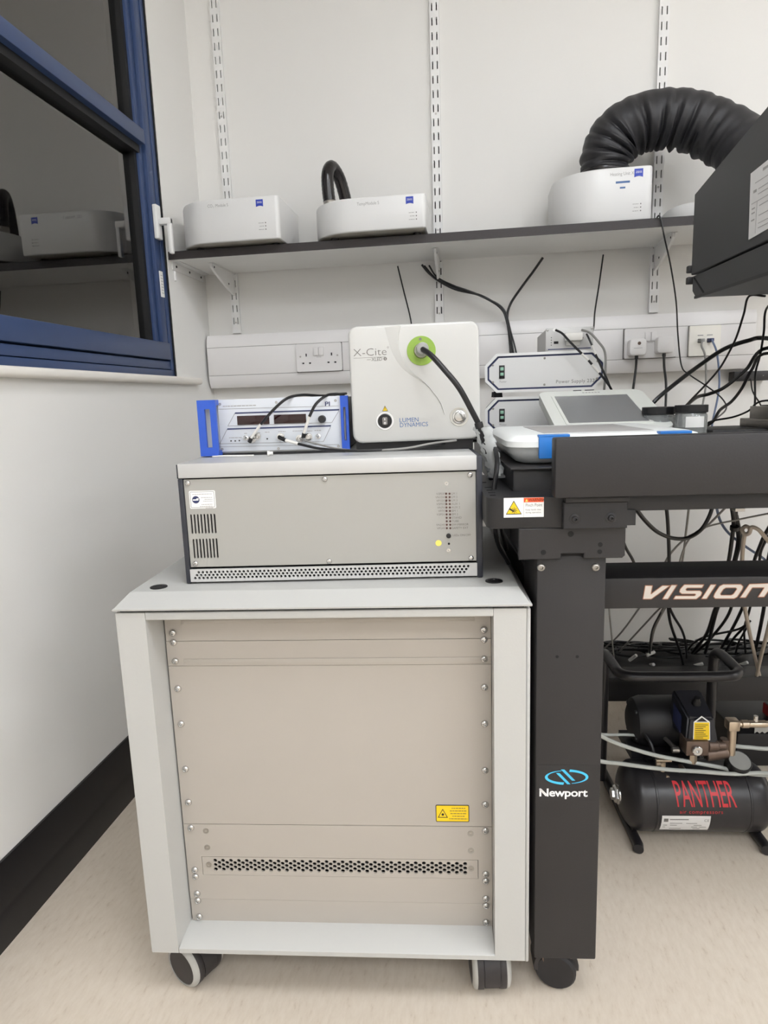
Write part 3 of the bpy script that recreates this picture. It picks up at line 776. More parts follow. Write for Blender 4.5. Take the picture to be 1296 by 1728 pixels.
for k in range(11):
    for col in (0, 1):
        ledp.append(gq(752.8 + 5.8 * col + 1.3 * k / 10, 833 + 5.82 * k))
bm = plate(B(), [(0.0072, 0.0262), (0.4428, 0.0262), (0.4428, 0.1612), (0.0072, 0.1612)], holes, GP, GP + 0.003); fp = obj('front_panel', bm, 'unit_panel', t, False)
bm = B()
for k, (x, z) in enumerate(ledp): lathe(bm, [(0.0016, 0), (0.0016, 0.0006), (0, 0.0009)], (x, GP - 0.0001, z), (0, -1, 0), 8)
o = stuff(obj('indicator_leds', bm, 'led_red', fp)); 
LT = ['V3P5V', 'VN15V', 'VP15V', 'V5P5V', 'VN7V', 'VP7V', 'V3P5V', '', '', 'VN24V', 'VP24V']
RT = ['LM 1', 'LM 2', 'LM 3', 'AUX 1', 'AUX 2', 'BM 1', 'BM 2', 'STAND', 'TUBE', 'SW-MIRROR', 'SAFETY EXT']
bm = B()
def merge(dst, src):
    me = bpy.data.meshes.new('m'); src.to_mesh(me); src.free(); dst.from_mesh(me); bpy.data.meshes.remove(me)
for k in range(11):
    (xa, za), (xb, zb_) = ledp[2 * k], ledp[2 * k + 1]
    if LT[k]: merge(bm, text_bm(LT[k], 0.0045, xa - 0.0025, za - 0.0015, GP - 0.0003, 'RIGHT'))
    merge(bm, text_bm(RT[k], 0.0045, xb + 0.0025, zb_ - 0.0015, GP - 0.0003))
xk, zk = gq(757, 904)
merge(bm, text_bm('LEDs ON/OFF', 0.0045, xk + 0.006, zk - 0.001, GP - 0.0003))
stuff(obj('led_lettering', bm, 'ink_grey', fp, False))
obj('push_button', lathe(B(), [(0.0036, 0), (0.0036, 0.002), (0.003, 0.0026), (0, 0.0026)], (xk, GP, zk), (0, -1, 0), 16), 'black', t)
x, z = gq(740, 916.5); o = obj('round_sticker', lathe(B(), [(0.0047, 0), (0.0045, 0.0004), (0, 0.0004)], (x, GP, z), (0, -1, 0), 18), 'yellow_pale', t); o['label'] = 'small round yellow sticker'
x, z = gq(757.5, 917.5); obj('reset_hole', lathe(B(), [(0.0017, 0), (0.0017, 0.0004), (0, 0.0003)], (x, GP - 0.0002, z), (0, -1, 0), 10), 'hole_dark', t)
for p in ((317, 815.5), (548, 808.5), (793, 801.5), (330, 951), (555.5, 947), (795, 941.5)):
    x, z = gq(*p); screw(t, x, GP, z, 0.0042, 'steel')
for p in ((753.5, 816), (757, 929)): x, z = gq(*p); screw(t, x, GP, z, 0.003, 'steel', 'flat')
# perforated bottom grille
holes = []
for r, n_ in ((0, 66), (1, 66), (2, 66)):
    for c in range(n_):
        holes.append(circ(0.0195 - r * 0.003 + c * 0.00632, 0.0185 - r * 0.0045, 0.00205, 8))
holes = [h_ for h_ in holes if h_[0][0] < 0.437]
bm = plate(B(), [(0.0062, 0.0035), (0.4436, 0.0035), (0.4436, 0.0232), (0.0062, 0.0232)], holes, -0.0005, 0.003); o = obj('bottom_grille', bm, 'unit_grey', t, False); o['label'] = 'strip of round holes'
# supplier sticker
xa, za = gq(318.5, 828.5); xb, zb_ = gq(365, 857.5)
bm = prism(B(), rrect(xa, xb, zb_, za, 0.002), GP - 0.0004, GP); lab = obj('maker_sticker', bm, 'sticker', t, False); lab['label'] = 'white sticker with a round blue logo'
bm = plate(B(), rrect(xa + 0.0016, xb - 0.0016, zb_ + 0.0016, za - 0.0016, 0.0015), [rrect(xa + 0.0021, xb - 0.0021, zb_ + 0.0021, za - 0.0021, 0.0013)], GP - 0.0006, GP - 0.0003); obj('sticker_border', bm, 'ink_grey', lab, False)
cxm, czm = xa + 0.0098, (za + zb_) / 2
obj('round_logo', lathe(B(), [(0.0056, 0), (0.0056, 0.0003), (0, 0.0003)], (cxm, GP - 0.0004, czm), (0, -1, 0), 20), 'navy', lab)
bm = B(); box(bm, cxm - 0.0045, cxm + 0.004, GP - 0.0009, GP - 0.0007, czm - 0.0012, czm + 0.0008); box(bm, cxm + 0.001, cxm + 0.0046, GP - 0.0009, GP - 0.0007, czm + 0.0008, czm + 0.0022); obj('logo_mark', bm, 'sticker', lab, False)
W_ = xb - xa
dashes('small_print', [(xa + 0.005, xb - 0.005, za - 0.0058)] + [(xa + W_ * a, xb - 0.0045, za - b) for a, b in ((0.45, 0.011), (0.58, 0.0138), (0.52, 0.0165), (0.45, 0.0215), (0.38, 0.0243), (0.6, 0.027))], 'ink_light', lab, GP - 0.0005, 0.0008)

# ================================================================== AMPLIFIER
zt_g = 0.1855
A_ = G.sub(0.005, 0.12, zt_g)
def aq(px, py, d=0.0): v = A_.front(px, py, d); return v.x, v.z
t = thing('amplifier', 'pale grey bench amplifier with blue handles and two dark red displays', 'electronics', A_)
zb_, zt_ = 0.006, 0.0925
bm = B(); box(bm, 0.008, 0.238, 0.004, 0.24, 0.004, zt_ - 0.001, 0.001); obj('case', bm, 'unit_grey', t)
bm = B(); box(bm, 0.028, 0.2315, 0.0, 0.005, zb_ + 0.001, zt_, 0.0006); obj('front_panel', bm, 'pi_panel', t)
bm = B(); box(bm, 0.02, 0.235, 0.002, 0.24, 0.0, 0.004); obj('base_foot', bm, 'black', t)
bm = plate(B(), [(0.0, zb_ - 0.004), (0.030, zb_ - 0.004), (0.030, zt_), (0.0, zt_)], [[(0.0115, 0.016), (0.0205, 0.016), (0.0205, 0.078), (0.0115, 0.078)]], -0.020, -0.0135); box(bm, 0.0, 0.030, -0.0135, 0.004, zb_ - 0.004, 0.010); box(bm, 0.0, 0.030, -0.0135, 0.004, 0.084, zt_); obj('handle', bm, 'pi_blue', t)
bm = B(); box(bm, 0.0, 0.030, 0.0035, 0.006, zb_ - 0.004, zt_); obj('handle_back', bm, 'pi_panel', t)
bm = plate(B(), [(0.2312, zb_ - 0.003), (0.2440, zb_ - 0.003), (0.2440, zt_), (0.2312, zt_)], [[(0.2355, 0.02), (0.2395, 0.02), (0.2395, 0.074), (0.2355, 0.074)]], -0.006, 0.004); obj('handle', bm, 'pi_blue', t)
for a, b in (((400, 702), (455, 715)), ((462, 700), (517, 713))):
    xa, za = aq(*a); xb, zb2 = aq(*b)
    bm = B(); box(bm, xa, xb, -0.0012, 0.0005, zb2 - 0.0005, za, 0.0004); o = obj('display', bm, 'display', t); o['label'] = 'dark red display window'
for (a, b) in (((396, 697), (572, 691)), ((383, 724), (558, 718))):
    xa, za = aq(*a); xb, zb2 = aq(*b)
    bm = prism(B(), [(xa, (za + zb2) / 2 - 0.0014), (xb, (za + zb2) / 2 - 0.0014), (xb + 0.0008, (za + zb2) / 2 + 0.0008), (xa + 0.0008, (za + zb2) / 2 + 0.0008)], -0.0005, 0.0005); obj('printed_band', bm, 'navy', t, False)
# outline strokes of the two slanted fields
bm = B()
def stroke(b_, pts, w, y):
    for p, q in zip(pts, pts[1:]):
        d = Vector((q[0] - p[0], q[1] - p[1])); n_ = Vector((-d.y, d.x)).normalized() * w / 2
        prism(b_, [(p[0] - n_.x, p[1] - n_.y), (q[0] - n_.x, q[1] - n_.y), (q[0] + n_.x, q[1] + n_.y), (p[0] + n_.x, p[1] + n_.y)], y, y + 0.0003)
stroke(bm, [aq(396, 698), aq(384.5, 719), aq(560, 713), aq(572, 693)], 0.0006, -0.0003)
stroke(bm, [aq(383, 725), aq(371, 749), aq(546, 745), aq(558, 720)], 0.0006, -0.0003)
stroke(bm, [aq(368, 690.5), aq(571, 685)], 0.0005, -0.0003); stroke(bm, [aq(370, 754), aq(572, 750)], 0.0005, -0.0003)
obj('outline_print', bm, 'ink_grey', t, False)
x, z = aq(548, 685); text('maker_lettering', 'PI', 0.0098, 'navy', t, x=x, z=z, y=-0.0004, sx=1.25, offset=0.0002)
x0, z0 = aq(376, 686.5); x1, _ = aq(432, 685)
dashes('title_print', [(x0, x1, z0)], 'ink_light', t, -0.0002, 0.0014)
x, z = aq(544, 707); obj('knob', lathe(B(), [(0.0062, 0), (0.006, 0.010), (0.005, 0.012), (0, 0.012)], (x, 0, z), (0, -1, 0), 20), 'black', t)
bn = {}
for key, p in (('a', (426, 741)), ('b', (434, 736)), ('c', (474, 737)), ('d', (521, 737)), ('e', (506, 740))):
    x, z = aq(*p); bn[key] = (x, z)
    obj('bnc_socket', lathe(B(), [(0.0062, 0), (0.0062, 0.003), (0.0045, 0.0032), (0.0045, 0.011), (0.0035, 0.0112), (0.0032, 0.004), (0, 0.004)], (x, 0, z), (0, -1, 0), 14, False), 'steel', t)
for p in ((415, 739), (537, 736.5)):
    x, z = aq(*p); obj('toggle_switch', lathe(B(), [(0.0042, 0), (0.0042, 0.002), (0.0026, 0.0025), (0.0022, 0.007), (0.0008, 0.010), (0, 0.010)], (x, 0, z), (0, -1, 0.2), 12), 'steel', t)
for p in ((390, 744), (397, 744), (404, 743.5), (451, 740.5)):
    x, z = aq(*p); obj('panel_lamp', lathe(B(), [(0.0013, 0), (0.0013, 0.0008), (0, 0.0011)], (x, 0, z), (0, -1, 0), 8), 'ink_black', t)
dashes('small_print', [(aq(387, 740)[0], aq(408, 740)[0], aq(387, 739.5)[1])] + [(aq(a, 730)[0], aq(a + w, 730)[0], aq(a, yy)[1]) for a, w, yy in ((412, 5, 732), (431, 9, 731), (447, 8, 730), (470, 12, 729), (494, 18, 728), (519, 8, 728), (531, 11, 727))], 'ink_light', t, -0.0002, 0.0012)
for p in ((371, 682), (466, 679), (566, 676), (375, 758), (470, 757), (571, 753)): x, z = aq(*p); screw(t, x, 0, z, 0.0022, 'steel_dull', 'flat')
# its leads
def A_w(x, y, z): return A_.world(x, y, z)
def ap(px, py, d): v = A_.front(px, py, d); return A_w(*v)
def lead(label, segs, group='amplifier leads'):
    f2 = Frame(tuple(segs[0][0][0]), 0); tt = thing('signal_lead', label, 'cable', f2, group)
    for pts, r, m, nm in segs: obj(nm, tube(B(), [p - Vector(f2.o) for p in pts], r), m, tt)
lead('black signal lead looping from the left socket of the amplifier over its top', [([ap(421, 746, -0.012), ap(424, 739, -0.014)], 0.0034, 'cable_black', 'boot'), ([ap(424, 739, -0.014), ap(440, 716, -0.02)], 0.0025, 'cable_white', 'sleeve'), ([ap(440, 716, -0.02), ap(463, 690, -0.02), ap(485, 672, -0.01), ap(510, 666.5, 0.02), ap(545, 668, 0.06), ap(572, 665, 0.10), ap(584, 664, 0.16)], 0.0024, 'cable_black', 'cord')])
lead('black signal lead rising from the right socket of the amplifier', [([ap(512, 738, -0.012), ap(513, 731, -0.014)], 0.0034, 'cable_black', 'boot'), ([ap(513, 731, -0.014), ap(522, 703, -0.02)], 0.0025, 'cable_white', 'sleeve'), ([ap(522, 703, -0.02), ap(533, 682, -0.02), ap(550, 668, -0.004), ap(565, 665, 0.03), ap(580, 666, 0.08)], 0.0024, 'cable_black', 'cord')])
lead('black and white lead running along the front of the amplifier to the light source', [([ap(471, 738, -0.012), ap(482, 743, -0.018)], 0.0034, 'cable_black', 'boot'), ([ap(482, 743, -0.018), ap(503, 749, -0.024)], 0.0027, 'cable_white', 'sleeve'), ([ap(503, 749, -0.024), ap(540, 757, -0.04), ap(590, 760.5, -0.06), ap(640, 759.5, -0.065), ap(690, 756, -0.06), ap(735, 750, -0.03), ap(760, 747, 0.03)], 0.0022, 'cable_black', 'cord')])
cable('signal_lead', [ap(506, 740, -0.010), ap(530, 748, -0.02), ap(575, 758, -0.045), ap(620, 760, -0.062), ap(680, 757, -0.066), ap(730, 748, -0.05), ap(770, 743, -0.03)], 0.0016, 'cable_grey', 'grey coaxial lead sagging in front of the amplifier and the light source', 'cable', 'amplifier leads')
cable('loose_wire', [G.world(0.028, 0.088, zt_g + 0.0022), G.world(0.05, 0.085, zt_g + 0.003), G.world(0.075, 0.088, zt_g + 0.0022), G.world(0.095, 0.09, zt_g + 0.002)], 0.0013, 'cable_white', 'short loose white wire lying below the amplifier handle')
bm = lathe(B(), [(0.0045, 0), (0.0045, 0.004), (0.003, 0.0045), (0.003, 0.009), (0, 0.009)], G.world(0.118, 0.086, zt_g + 0.0048), (0.9, 0.25, 0.0), 12); single('bnc_cap', bm, 'cable_white', 'small white plug cap lying in front of the amplifier', 'cap')

# ================================================================== LIGHT SOURCE
XF = G.sub(0.2555, 0.10, zt_g)
def xq(px, py, d=0.0): v = XF.front(px, py, d); return v.x, v.z
t = thing('led_light_source', 'white cube-shaped light source with a green ring and a thick light guide', 'electronics', XF)
w, zb_, zt_ = 0.2055, 0.0165, 0.1995
rot = Matrix.Rotation(-0.010, 4, 'Y')
def xo(o): o.matrix_local = Matrix.Translation((0.1, 0, 0.1)) @ rot @ Matrix.Translation((-0.1, 0, -0.1)); return o
bm = prism(B(), rrect(0, w, zb_, zt_, 0.015, 6), 0.0, 0.034, 'y', 0.004, 3); xo(obj('front_shell', bm, 'xcite_white', t))
bm = prism(B(), rrect(0.003, w - 0.003, zb_ + 0.002, zt_ - 0.003, 0.014, 5), 0.034, 0.30, 'y'); xo(obj('body', bm, 'cab_paint', t))
bm = B(); box(bm, 0.004, w - 0.01, 0.02, 0.29, 0.0, zb_ + 0.004); obj('base', bm, 'black', t)
# raised swoosh
def curve_pts(P_, n=6): return [(p.x, p.y) for p in spline([Vector((a, b, 0)) for a, b in P_], n)]
sw = curve_pts([xq(*p) for p in ((676, 549), (673, 570), (674, 590), (684, 612), (700, 632), (716, 645), (731, 662), (743, 680), (750, 700))], 4)
back = curve_pts([xq(*p) for p in ((750, 700), (738, 672), (722, 651), (700, 637), (680, 622), (664, 598), (656, 575), (650, 552))], 4)
sr = [xq(*p) for p in ((650, 551), (676, 549))]
bm = B()
n_ = len(sw); bk = back[::-1]
for i in range(n_ - 1):
    j0 = bk[min(int(i * (len(bk) - 1) / (n_ - 1)), len(bk) - 1)]; j1 = bk[min(int((i + 1) * (len(bk) - 1) / (n_ - 1)), len(bk) - 1)]
    # wedge: flush at the outer side, a small step at the inner side
    q = [(j0[0], -0.00005, j0[1]), (sw[i][0], -0.0016, sw[i][1]), (sw[i + 1][0], -0.0016, sw[i + 1][1]), (j1[0], -0.00005, j1[1])]
    vs = [bm.verts.new(c) for c in q]
    try: bm.faces.new(vs)
    except ValueError: pass
    s0, s1 = sw[i], sw[i + 1]
    vs = [bm.verts.new(c) for c in ((s0[0], -0.0016, s0[1]), (s0[0] + 0.0008, 0.0, s0[1]), (s1[0] + 0.0008, 0.0, s1[1]), (s1[0], -0.0016, s1[1]))]
    bm.faces.new(vs)
bmesh.ops.remove_doubles(bm, verts=bm.verts[:], dist=1e-6)
xo(obj('swoosh_relief', bm, 'xcite_white', t, recalc=True))
gx, gz_ = xq(711.5, 592)
o = xo(obj('green_ring', lathe(B(), [(0.0228, 0), (0.0226, 0.0012), (0.012, 0.0012), (0.0115, 0.0008), (0, 0.0008)], (gx, 0, gz_), (0, -1, 0), 36, False), 'lime', t)); o['label'] = 'lime green ring'
xo(obj('ring_screw', lathe(B(), [(0.0022, 0), (0.0022, 0.0006), (0, 0.0006)], (gx - 0.001, -0.0012, gz_ + 0.0178), (0, -1, 0), 12), 'ink_grey', t))
bm = lathe(B(), [(0.0118, 0.0005), (0.0112, 0.006), (0.0108, 0.007)], (gx, 0, gz_), (0, -1, 0), 24); xo(obj('port_collar', bm, 'steel_dull', t))
bm = lathe(B(), [(0.0098, 0.004), (0.0096, 0.028), (0.0088, 0.031), (0.006, 0.032)], (gx, 0, gz_), (0.05, -1, 0.05), 24); xo(obj('guide_plug', bm, 'plug_grey', t))
sx_, sz_ = xq(649, 710)
xo(obj('switch_recess', lathe(B(), [(0.0142, 0.0), (0.0138, 0.001), (0.0124, 0.0006), (0.0118, 0.0004)], (sx_, -0.0001, sz_), (0, -1, 0), 28, False), 'ink_white', t, recalc=True))
xo(obj('switch_bezel', lathe(B(), [(0.0112, 0), (0.011, 0.0018), (0.0085, 0.002), (0.008, 0.0008), (0, 0.0008)], (sx_, 0, sz_), (0, -1, 0), 28, False), 'black', t))
bm = prism(B(), rrect(sx_ - 0.0042, sx_ + 0.0042, sz_ - 0.0062, sz_ + 0.0062, 0.002), -0.0032, -0.0006, 'y', 0.0006); sw_o = xo(obj('rocker_switch', bm, 'ink_grey', t))
bm = B(); box(bm, sx_ - 0.0006, sx_ + 0.0006, -0.0036, -0.0032, sz_ + 0.0012, sz_ + 0.0045); obj('switch_mark', bm, 'ink_white', sw_o)
obj('switch_mark', plate(B(), circ(sx_, sz_ - 0.0032, 0.0018, 12), [circ(sx_, sz_ - 0.0032, 0.0009, 10)], -0.0036, -0.0032), 'ink_white', sw_o)
bx_, bz_ = xq(774.5, 704)
xo(obj('button_recess', lathe(B(), [(0.0150, 0.0), (0.0146, 0.0010), (0.0122, 0.0004), (0.0116, 0.0002)], (bx_, -0.0001, bz_), (0, -1, 0), 28, False), 'module_under', t, recalc=True))
xo(obj('steel_button', lathe(B(), [(0.0108, 0), (0.0104, 0.002), (0.0085, 0.0025), (0.0075, 0.0015), (0.0072, 0.0032), (0.006, 0.0036), (0, 0.0036)], (bx_, 0, bz_), (0, -1, 0), 28, False), 'steel', t))
tx_, tz_ = xq(596.5, 600.5)
bm = text_bm('X-Cite', 0.0165, tx_, tz_, -0.0003, sx=1.18, offset=-0.0002); xo(obj('brand_lettering', bm, 'ink_grey', t, False))
bm = text_bm('XLED', 0.0075, tx_ + 0.0285, tz_ - 0.0085, -0.0003, sx=0.95, shear=0.1)
box(bm, tx_ + 0.0005, tx_ + 0.0505, -0.0003, -0.0001, tz_ - 0.0030, tz_ - 0.0026); box(bm, tx_ + 0.0215, tx_ + 0.0275, -0.0003, -0.0001, tz_ - 0.0063, tz_ - 0.0058)
xo(obj('brand_lettering', bm, 'ink_grey', t, False))
bm = plate(B(), circ(tx_ + 0.0505, tz_ - 0.0058, 0.0027, 14), [[(tx_ + 0.0501, tz_ - 0.0074), (tx_ + 0.0510, tz_ - 0.0074), (tx_ + 0.0510, tz_ - 0.0042), (tx_ + 0.0501, tz_ - 0.0042)]], -0.0004, -0.0001); xo(obj('brand_lettering', bm, 'ink_grey', t, False))
bm = plate(B(), circ(tx_ + 0.0555, tz_ + 0.0115, 0.0014, 10), [circ(tx_ + 0.0555, tz_ + 0.0115, 0.0010, 10)], -0.0003, -0.0001); xo(obj('brand_lettering', bm, 'ink_grey', t, False))
lx, lz = xq(673, 712.5)
bm = text_bm('LUMEN', 0.0098, lx, lz, -0.0003, sx=1.0); merge(bm, text_bm('DYNAMICS', 0.0098, lx + 0.0003, lz - 0.0078, -0.0003, sx=0.94))
xo(obj('maker_lettering', bm, 'ink_blue', t, False))
x, z = xq(649.5, 693)
bm = prism(B(), [(x - 0.0042, z), (x + 0.0042, z), (x, z + 0.0078)], -0.0004, -0.0001); wo = xo(obj('warning_triangle', bm, 'yellow', t, False))
bm = plate(B(), [(x - 0.0046, z - 0.0003), (x + 0.0046, z - 0.0003), (x, z + 0.0084)], [[(x - 0.0036, z + 0.0004), (x + 0.0036, z + 0.0004), (x, z + 0.0070)]], -0.0006, -0.0003); box(bm, x - 0.0004, x + 0.0004, -0.0006, -0.0003, z + 0.0012, z + 0.0055)
obj('triangle_border', bm, 'ink_black', wo, False)
# light guide
gp = XF.world(gx + 0.001, -0.030, gz_)
def xp(px, py, d): v = XF.front(px, py, d); return XF.world(*v)
lg = [gp + Vector((-0.001, 0.012, -0.001)), gp, xp(728, 600, -0.045), xp(750, 624, -0.058), xp(775, 655, -0.062), xp(797, 695, -0.055), xp(808, 717, -0.05)]
t2 = thing('light_guide', 'thick black light guide curving down from the green ring', 'cable', Frame(tuple(gp), 0))
obj('guide_cable', tube(B(), [p - gp for p in lg + [xp(815, 740, -0.045), xp(824, 775, -0.035), xp(829, 808, -0.02)]], 0.0043, seg=14, n=10), 'cable_black', t2)
bm = lathe(B(), [(0.0062, 0), (0.0066, 0.004), (0.0062, 0.009)], xp(807, 713, -0.05) - gp, xp(811, 727, -0.05) - xp(807, 713, -0.05), 16); obj('end_ring', bm, 'black', t2)
# crumpled clear sleeve around its lower end
bm = B(); rows = []
path = [(813, 720, 0.010), (820, 740, 0.0105), (827, 765, 0.012), (834, 790, 0.012), (838, 806, 0.008)]
cen = spline([xp(a, b, -0.045 + 0.004 * i) for i, (a, b, _) in enumerate(path)], 4)
for i, c in enumerate(cen):
    ring = []
    for k in range(12):
        a = 2 * math.pi * k / 12; rr = 0.0115 + 0.0025 * math.sin(i * 1.7 + k * 2.1)
        ring.append(bm.verts.new(c + Vector((math.cos(a) * rr * 1.1, math.sin(a) * rr * 0.75, 0))))
    rows.append(ring)
for A, C in zip(rows, rows[1:]):
    for k in range(12): bm.faces.new((A[k], A[(k + 1) % 12], C[(k + 1) % 12], C[k]))
single('plastic_sleeve', bm, 'sleeve', 'crumpled clear plastic sleeve around the end of the light guide', 'sleeve')

# ================================================================== OPTICAL TABLE
t = thing('optical_table', 'black vibration isolation table with a square leg and a front guard panel', 'table', L)
tab = t
def lq(px, py, d): v = L.front(px, py, d); return v.x, v.z
PF = 0.010
bm = B(); box(bm, 0.606, 0.7005, PF, 0.13, 0.091, 0.80, 0.0025); leg = obj('leg', bm, 'table_black', t)
bm = B(); box(bm, 0.606, 0.7005, 0.66, 0.78, 0.091, 0.787, 0.0025); obj('leg', bm, 'table_black', t)
for y0, y1 in ((PF, 0.13), (0.66, 0.78)):
    bm = B(); box(bm, 1.40, 1.495, y0, y1, 0.091, 0.787, 0.0025); obj('leg', bm, 'table_black', t)
bm = B()
for x in (0.64, 0.6635): pass
for p in ((913, 957), (1005, 957)): x, z = lq(*p, PF); screw(leg, x, PF, z, 0.0058, 'steel_dull', 'dome', 'socket_screw')
for p in ((940, 1108), (974, 1108)): x, z = lq(*p, PF); obj('tapped_hole', lathe(B(), [(0.0024, 0), (0.0024, 0.0003), (0, 0.0002)], (x, PF - 0.0001, z), (0, -1, 0), 10), 'hole_dark', leg)
# caster pad below the front leg
def table_caster(cx, cy):
    prof = []
    b_ = B(); cyl(b_, (cx, cy, 0.060), (cx, cy, 0.0915), 0.018, 16); o = obj('caster_mount', b_, 'black', t)
    b_ = lathe(B(), [(0.029, -0.013), (0.0325, -0.009), (0.0325, 0.009), (0.029, 0.013)], (cx, cy - 0.006, 0.0325), (0.25, 1, 0), 26); obj('caster_wheel', b_, 'rubber', t)
    A = []
    for k in range(15):
        q = math.radians(-8 + 196 * k / 14); A.append((cx + 0.036 * math.cos(q), 0.036 + 0.040 * math.sin(q)))
    b_ = prism(B(), A, cy - 0.012, cy + 0.026, 'y'); ho = obj('caster_hood', b_, 'caster_dark', t)
    b_ = lathe(B(), [(0.0245, 0.0), (0.0235, 0.002), (0.021, 0.002), (0.020, 0.0), (0.0, 0.0005)], (cx, cy - 0.0122, 0.058), (0, -1, 0), 24, False); obj('caster_hub', b_, 'brass_dark', ho)
for cx_ in (0.649, 1.448):
    for cy_ in (0.062, 0.72): table_caster(cx_, cy_)
# bracket plate, isolator housing, clamp block
bm = prism(B(), [(0.5795, 0.733), (0.637, 0.733), (0.637, 0.7405), (0.6675, 0.7405), (0.6675, 0.7335), (0.719, 0.7335), (0.7225, 0.737), (0.7225, 0.7768), (0.5795, 0.7768)], 0.0, PF, 'y', 0.0012, 1); br = obj('bracket_plate', bm, 'table_black', t)
for p, r in (((963, 901), 0.0042), ((1013, 919), 0.0032), ((1012, 931), 0.0032), ((917, 932), 0.0036)):
    x, z = lq(*p, 0.0); obj('tapped_hole', lathe(B(), [(r, 0), (r, 0.0003), (0, 0.0002)], (x, -0.0001, z), (0, -1, 0), 14), 'hole_dark', br)
bm = B(); box(bm, 0.585, 0.72, PF, 0.13, 0.735, 0.79); obj('bracket_box', bm, 'table_dark', t)
hz0, hz1 = 0.777, 0.8195
poly = rrect(0.5365, 0.69, 0.0, 0.27, 0.017, 5, (0, 0, 1, 1))
bm = prism(B(), poly, hz0, hz1, 'z', 0.0018, 2); iso = obj('isolator_housing', bm, 'table_dark', t, recalc=True)
for k, (yy, ln) in enumerate(((0.03, 0.007), (0.055, 0.004), (0.08, 0.005), (0.11, 0.004), (0.17, 0.008))):
    bm = B(); box(bm, 0.5475 - 0.004, 0.5475 + 0.004 + 0.002 * (k % 2), yy - ln / 2, yy + ln / 2, hz1 - 0.0002, hz1 + 0.0003); obj('top_slot', bm, 'hole_dark', iso)
# warning sticker
xa, za = lq(850, 840.5, 0.0); xb, zb_ = lq(917.5, 872, 0.0)
bm = B(); box(bm, xa, xb, -0.0004, 0.0, zb_, za); lab = obj('pinch_label', bm, 'sticker', iso, False); lab['label'] = 'white and orange pinch point warning label'
xm = xa + (xb - xa) * 0.50; wd = xb - xa; hg = za - zb_
bm = B(); box(bm, xm, xb - 0.0003, -0.0007, -0.0003, za - hg * 0.24, za - 0.0003); pb = obj('orange_band', bm, 'orange', lab, False)
obj('divider', box(B(), xm - 0.0002, xm + 0.0002, -0.0006, -0.0003, zb_, za), 'ink_light', lab, False)
bm = prism(B(), [(xa + wd * 0.06, zb_ + hg * 0.17), (xa + wd * 0.44, zb_ + hg * 0.17), (xa + wd * 0.25, zb_ + hg * 0.84)], -0.0007, -0.0003); obj('warning_triangle', bm, 'yellow', lab, False)
bm = plate(B(), [(xa + wd * 0.05, zb_ + hg * 0.155), (xa + wd * 0.45, zb_ + hg * 0.155), (xa + wd * 0.25, zb_ + hg * 0.865)], [[(xa + wd * 0.075, zb_ + hg * 0.195), (xa + wd * 0.425, zb_ + hg * 0.195), (xa + wd * 0.25, zb_ + hg * 0.80)]], -0.0008, -0.0005)
c_ = (xa + wd * 0.26, zb_ + hg * 0.36)
for k in range(8):
    a = math.pi * k / 4; stroke(bm, [(c_[0] + 0.0006 * math.cos(a), c_[1] + 0.0006 * math.sin(a)), (c_[0] + 0.0042 * math.cos(a), c_[1] + 0.0042 * math.sin(a))], 0.0006, -0.0010)
prism(bm, [(c_[0] - 0.007, c_[1] + 0.0015), (c_[0] - 0.006, c_[1] + 0.0035), (c_[0] + 0.0, c_[1] - 0.0005), (c_[0] - 0.001, c_[1] - 0.0022)], -0.0010, -0.0007)
obj('hand_symbol', bm, 'ink_black', lab, False)
text('label_lettering', 'WARNING', 0.0058, 'ink_black', lab, x=xm + 0.006, z=za - hg * 0.19, y=-0.0009, sx=0.82, shear=0.2)
bm = prism(B(), [(xm + 0.0018, za - hg * 0.20), (xm + 0.0055, za - hg * 0.20), (xm + 0.0037, za - hg * 0.06)], -0.0009, -0.0006); obj('alert_mark', bm, 'yellow_pale', lab, False)
text('label_lettering', 'Pinch Point', 0.0062, 'ink_grey', lab, x=xm + 0.0022, z=za - hg * 0.46, y=-0.0006, sx=0.80)
bm = text_bm('Keep hands clear', 0.0034, xm + 0.0022, za - hg * 0.66, -0.0006, sx=0.9); merge(bm, text_bm('during operation.', 0.0034, xm + 0.0022, za - hg * 0.80, -0.0006, sx=0.9)); obj('label_lettering', bm, 'ink_grey', lab, False)
# clamp block under the guard
bm = prism(B(), [(0.637, 0.7775), (0.7205, 0.7775), (0.7205, 0.781), (0.7315, 0.781), (0.7315, 0.802), (0.7205, 0.803), (0.7205, 0.8135), (0.637, 0.8135)], -0.012, 0.03, 'y', 0.001, 1); cb = obj('clamp_block', bm, 'table_dark', t)
bm = B(); box(bm, 0.6385, 0.7215, -0.016, 0.03, 0.8138, 0.8205, 0.001); obj('clamp_bar', bm, 'table_black', t)
for p in ((970, 876), (1031, 874)):
    x, z = lq(*p, -0.012)
    obj('washer', lathe(B(), [(0.0072, 0), (0.0072, 0.0008), (0.0064, 0.0012), (0, 0.0012)], (x, -0.012, z), (0, -1, 0), 18), 'table_black', cb)
    screw(cb, x, -0.013, z, 0.0045, 'table_black', 'dome', 'socket_screw')
bm = lathe(B(), [(0.0035, 0), (0.0035, 0.012), (0.0025, 0.014)], (0.724, -0.004, 0.8075), (1, 0, -0.1), 10); obj('bleed_valve', bm, 'steel_dull', t)
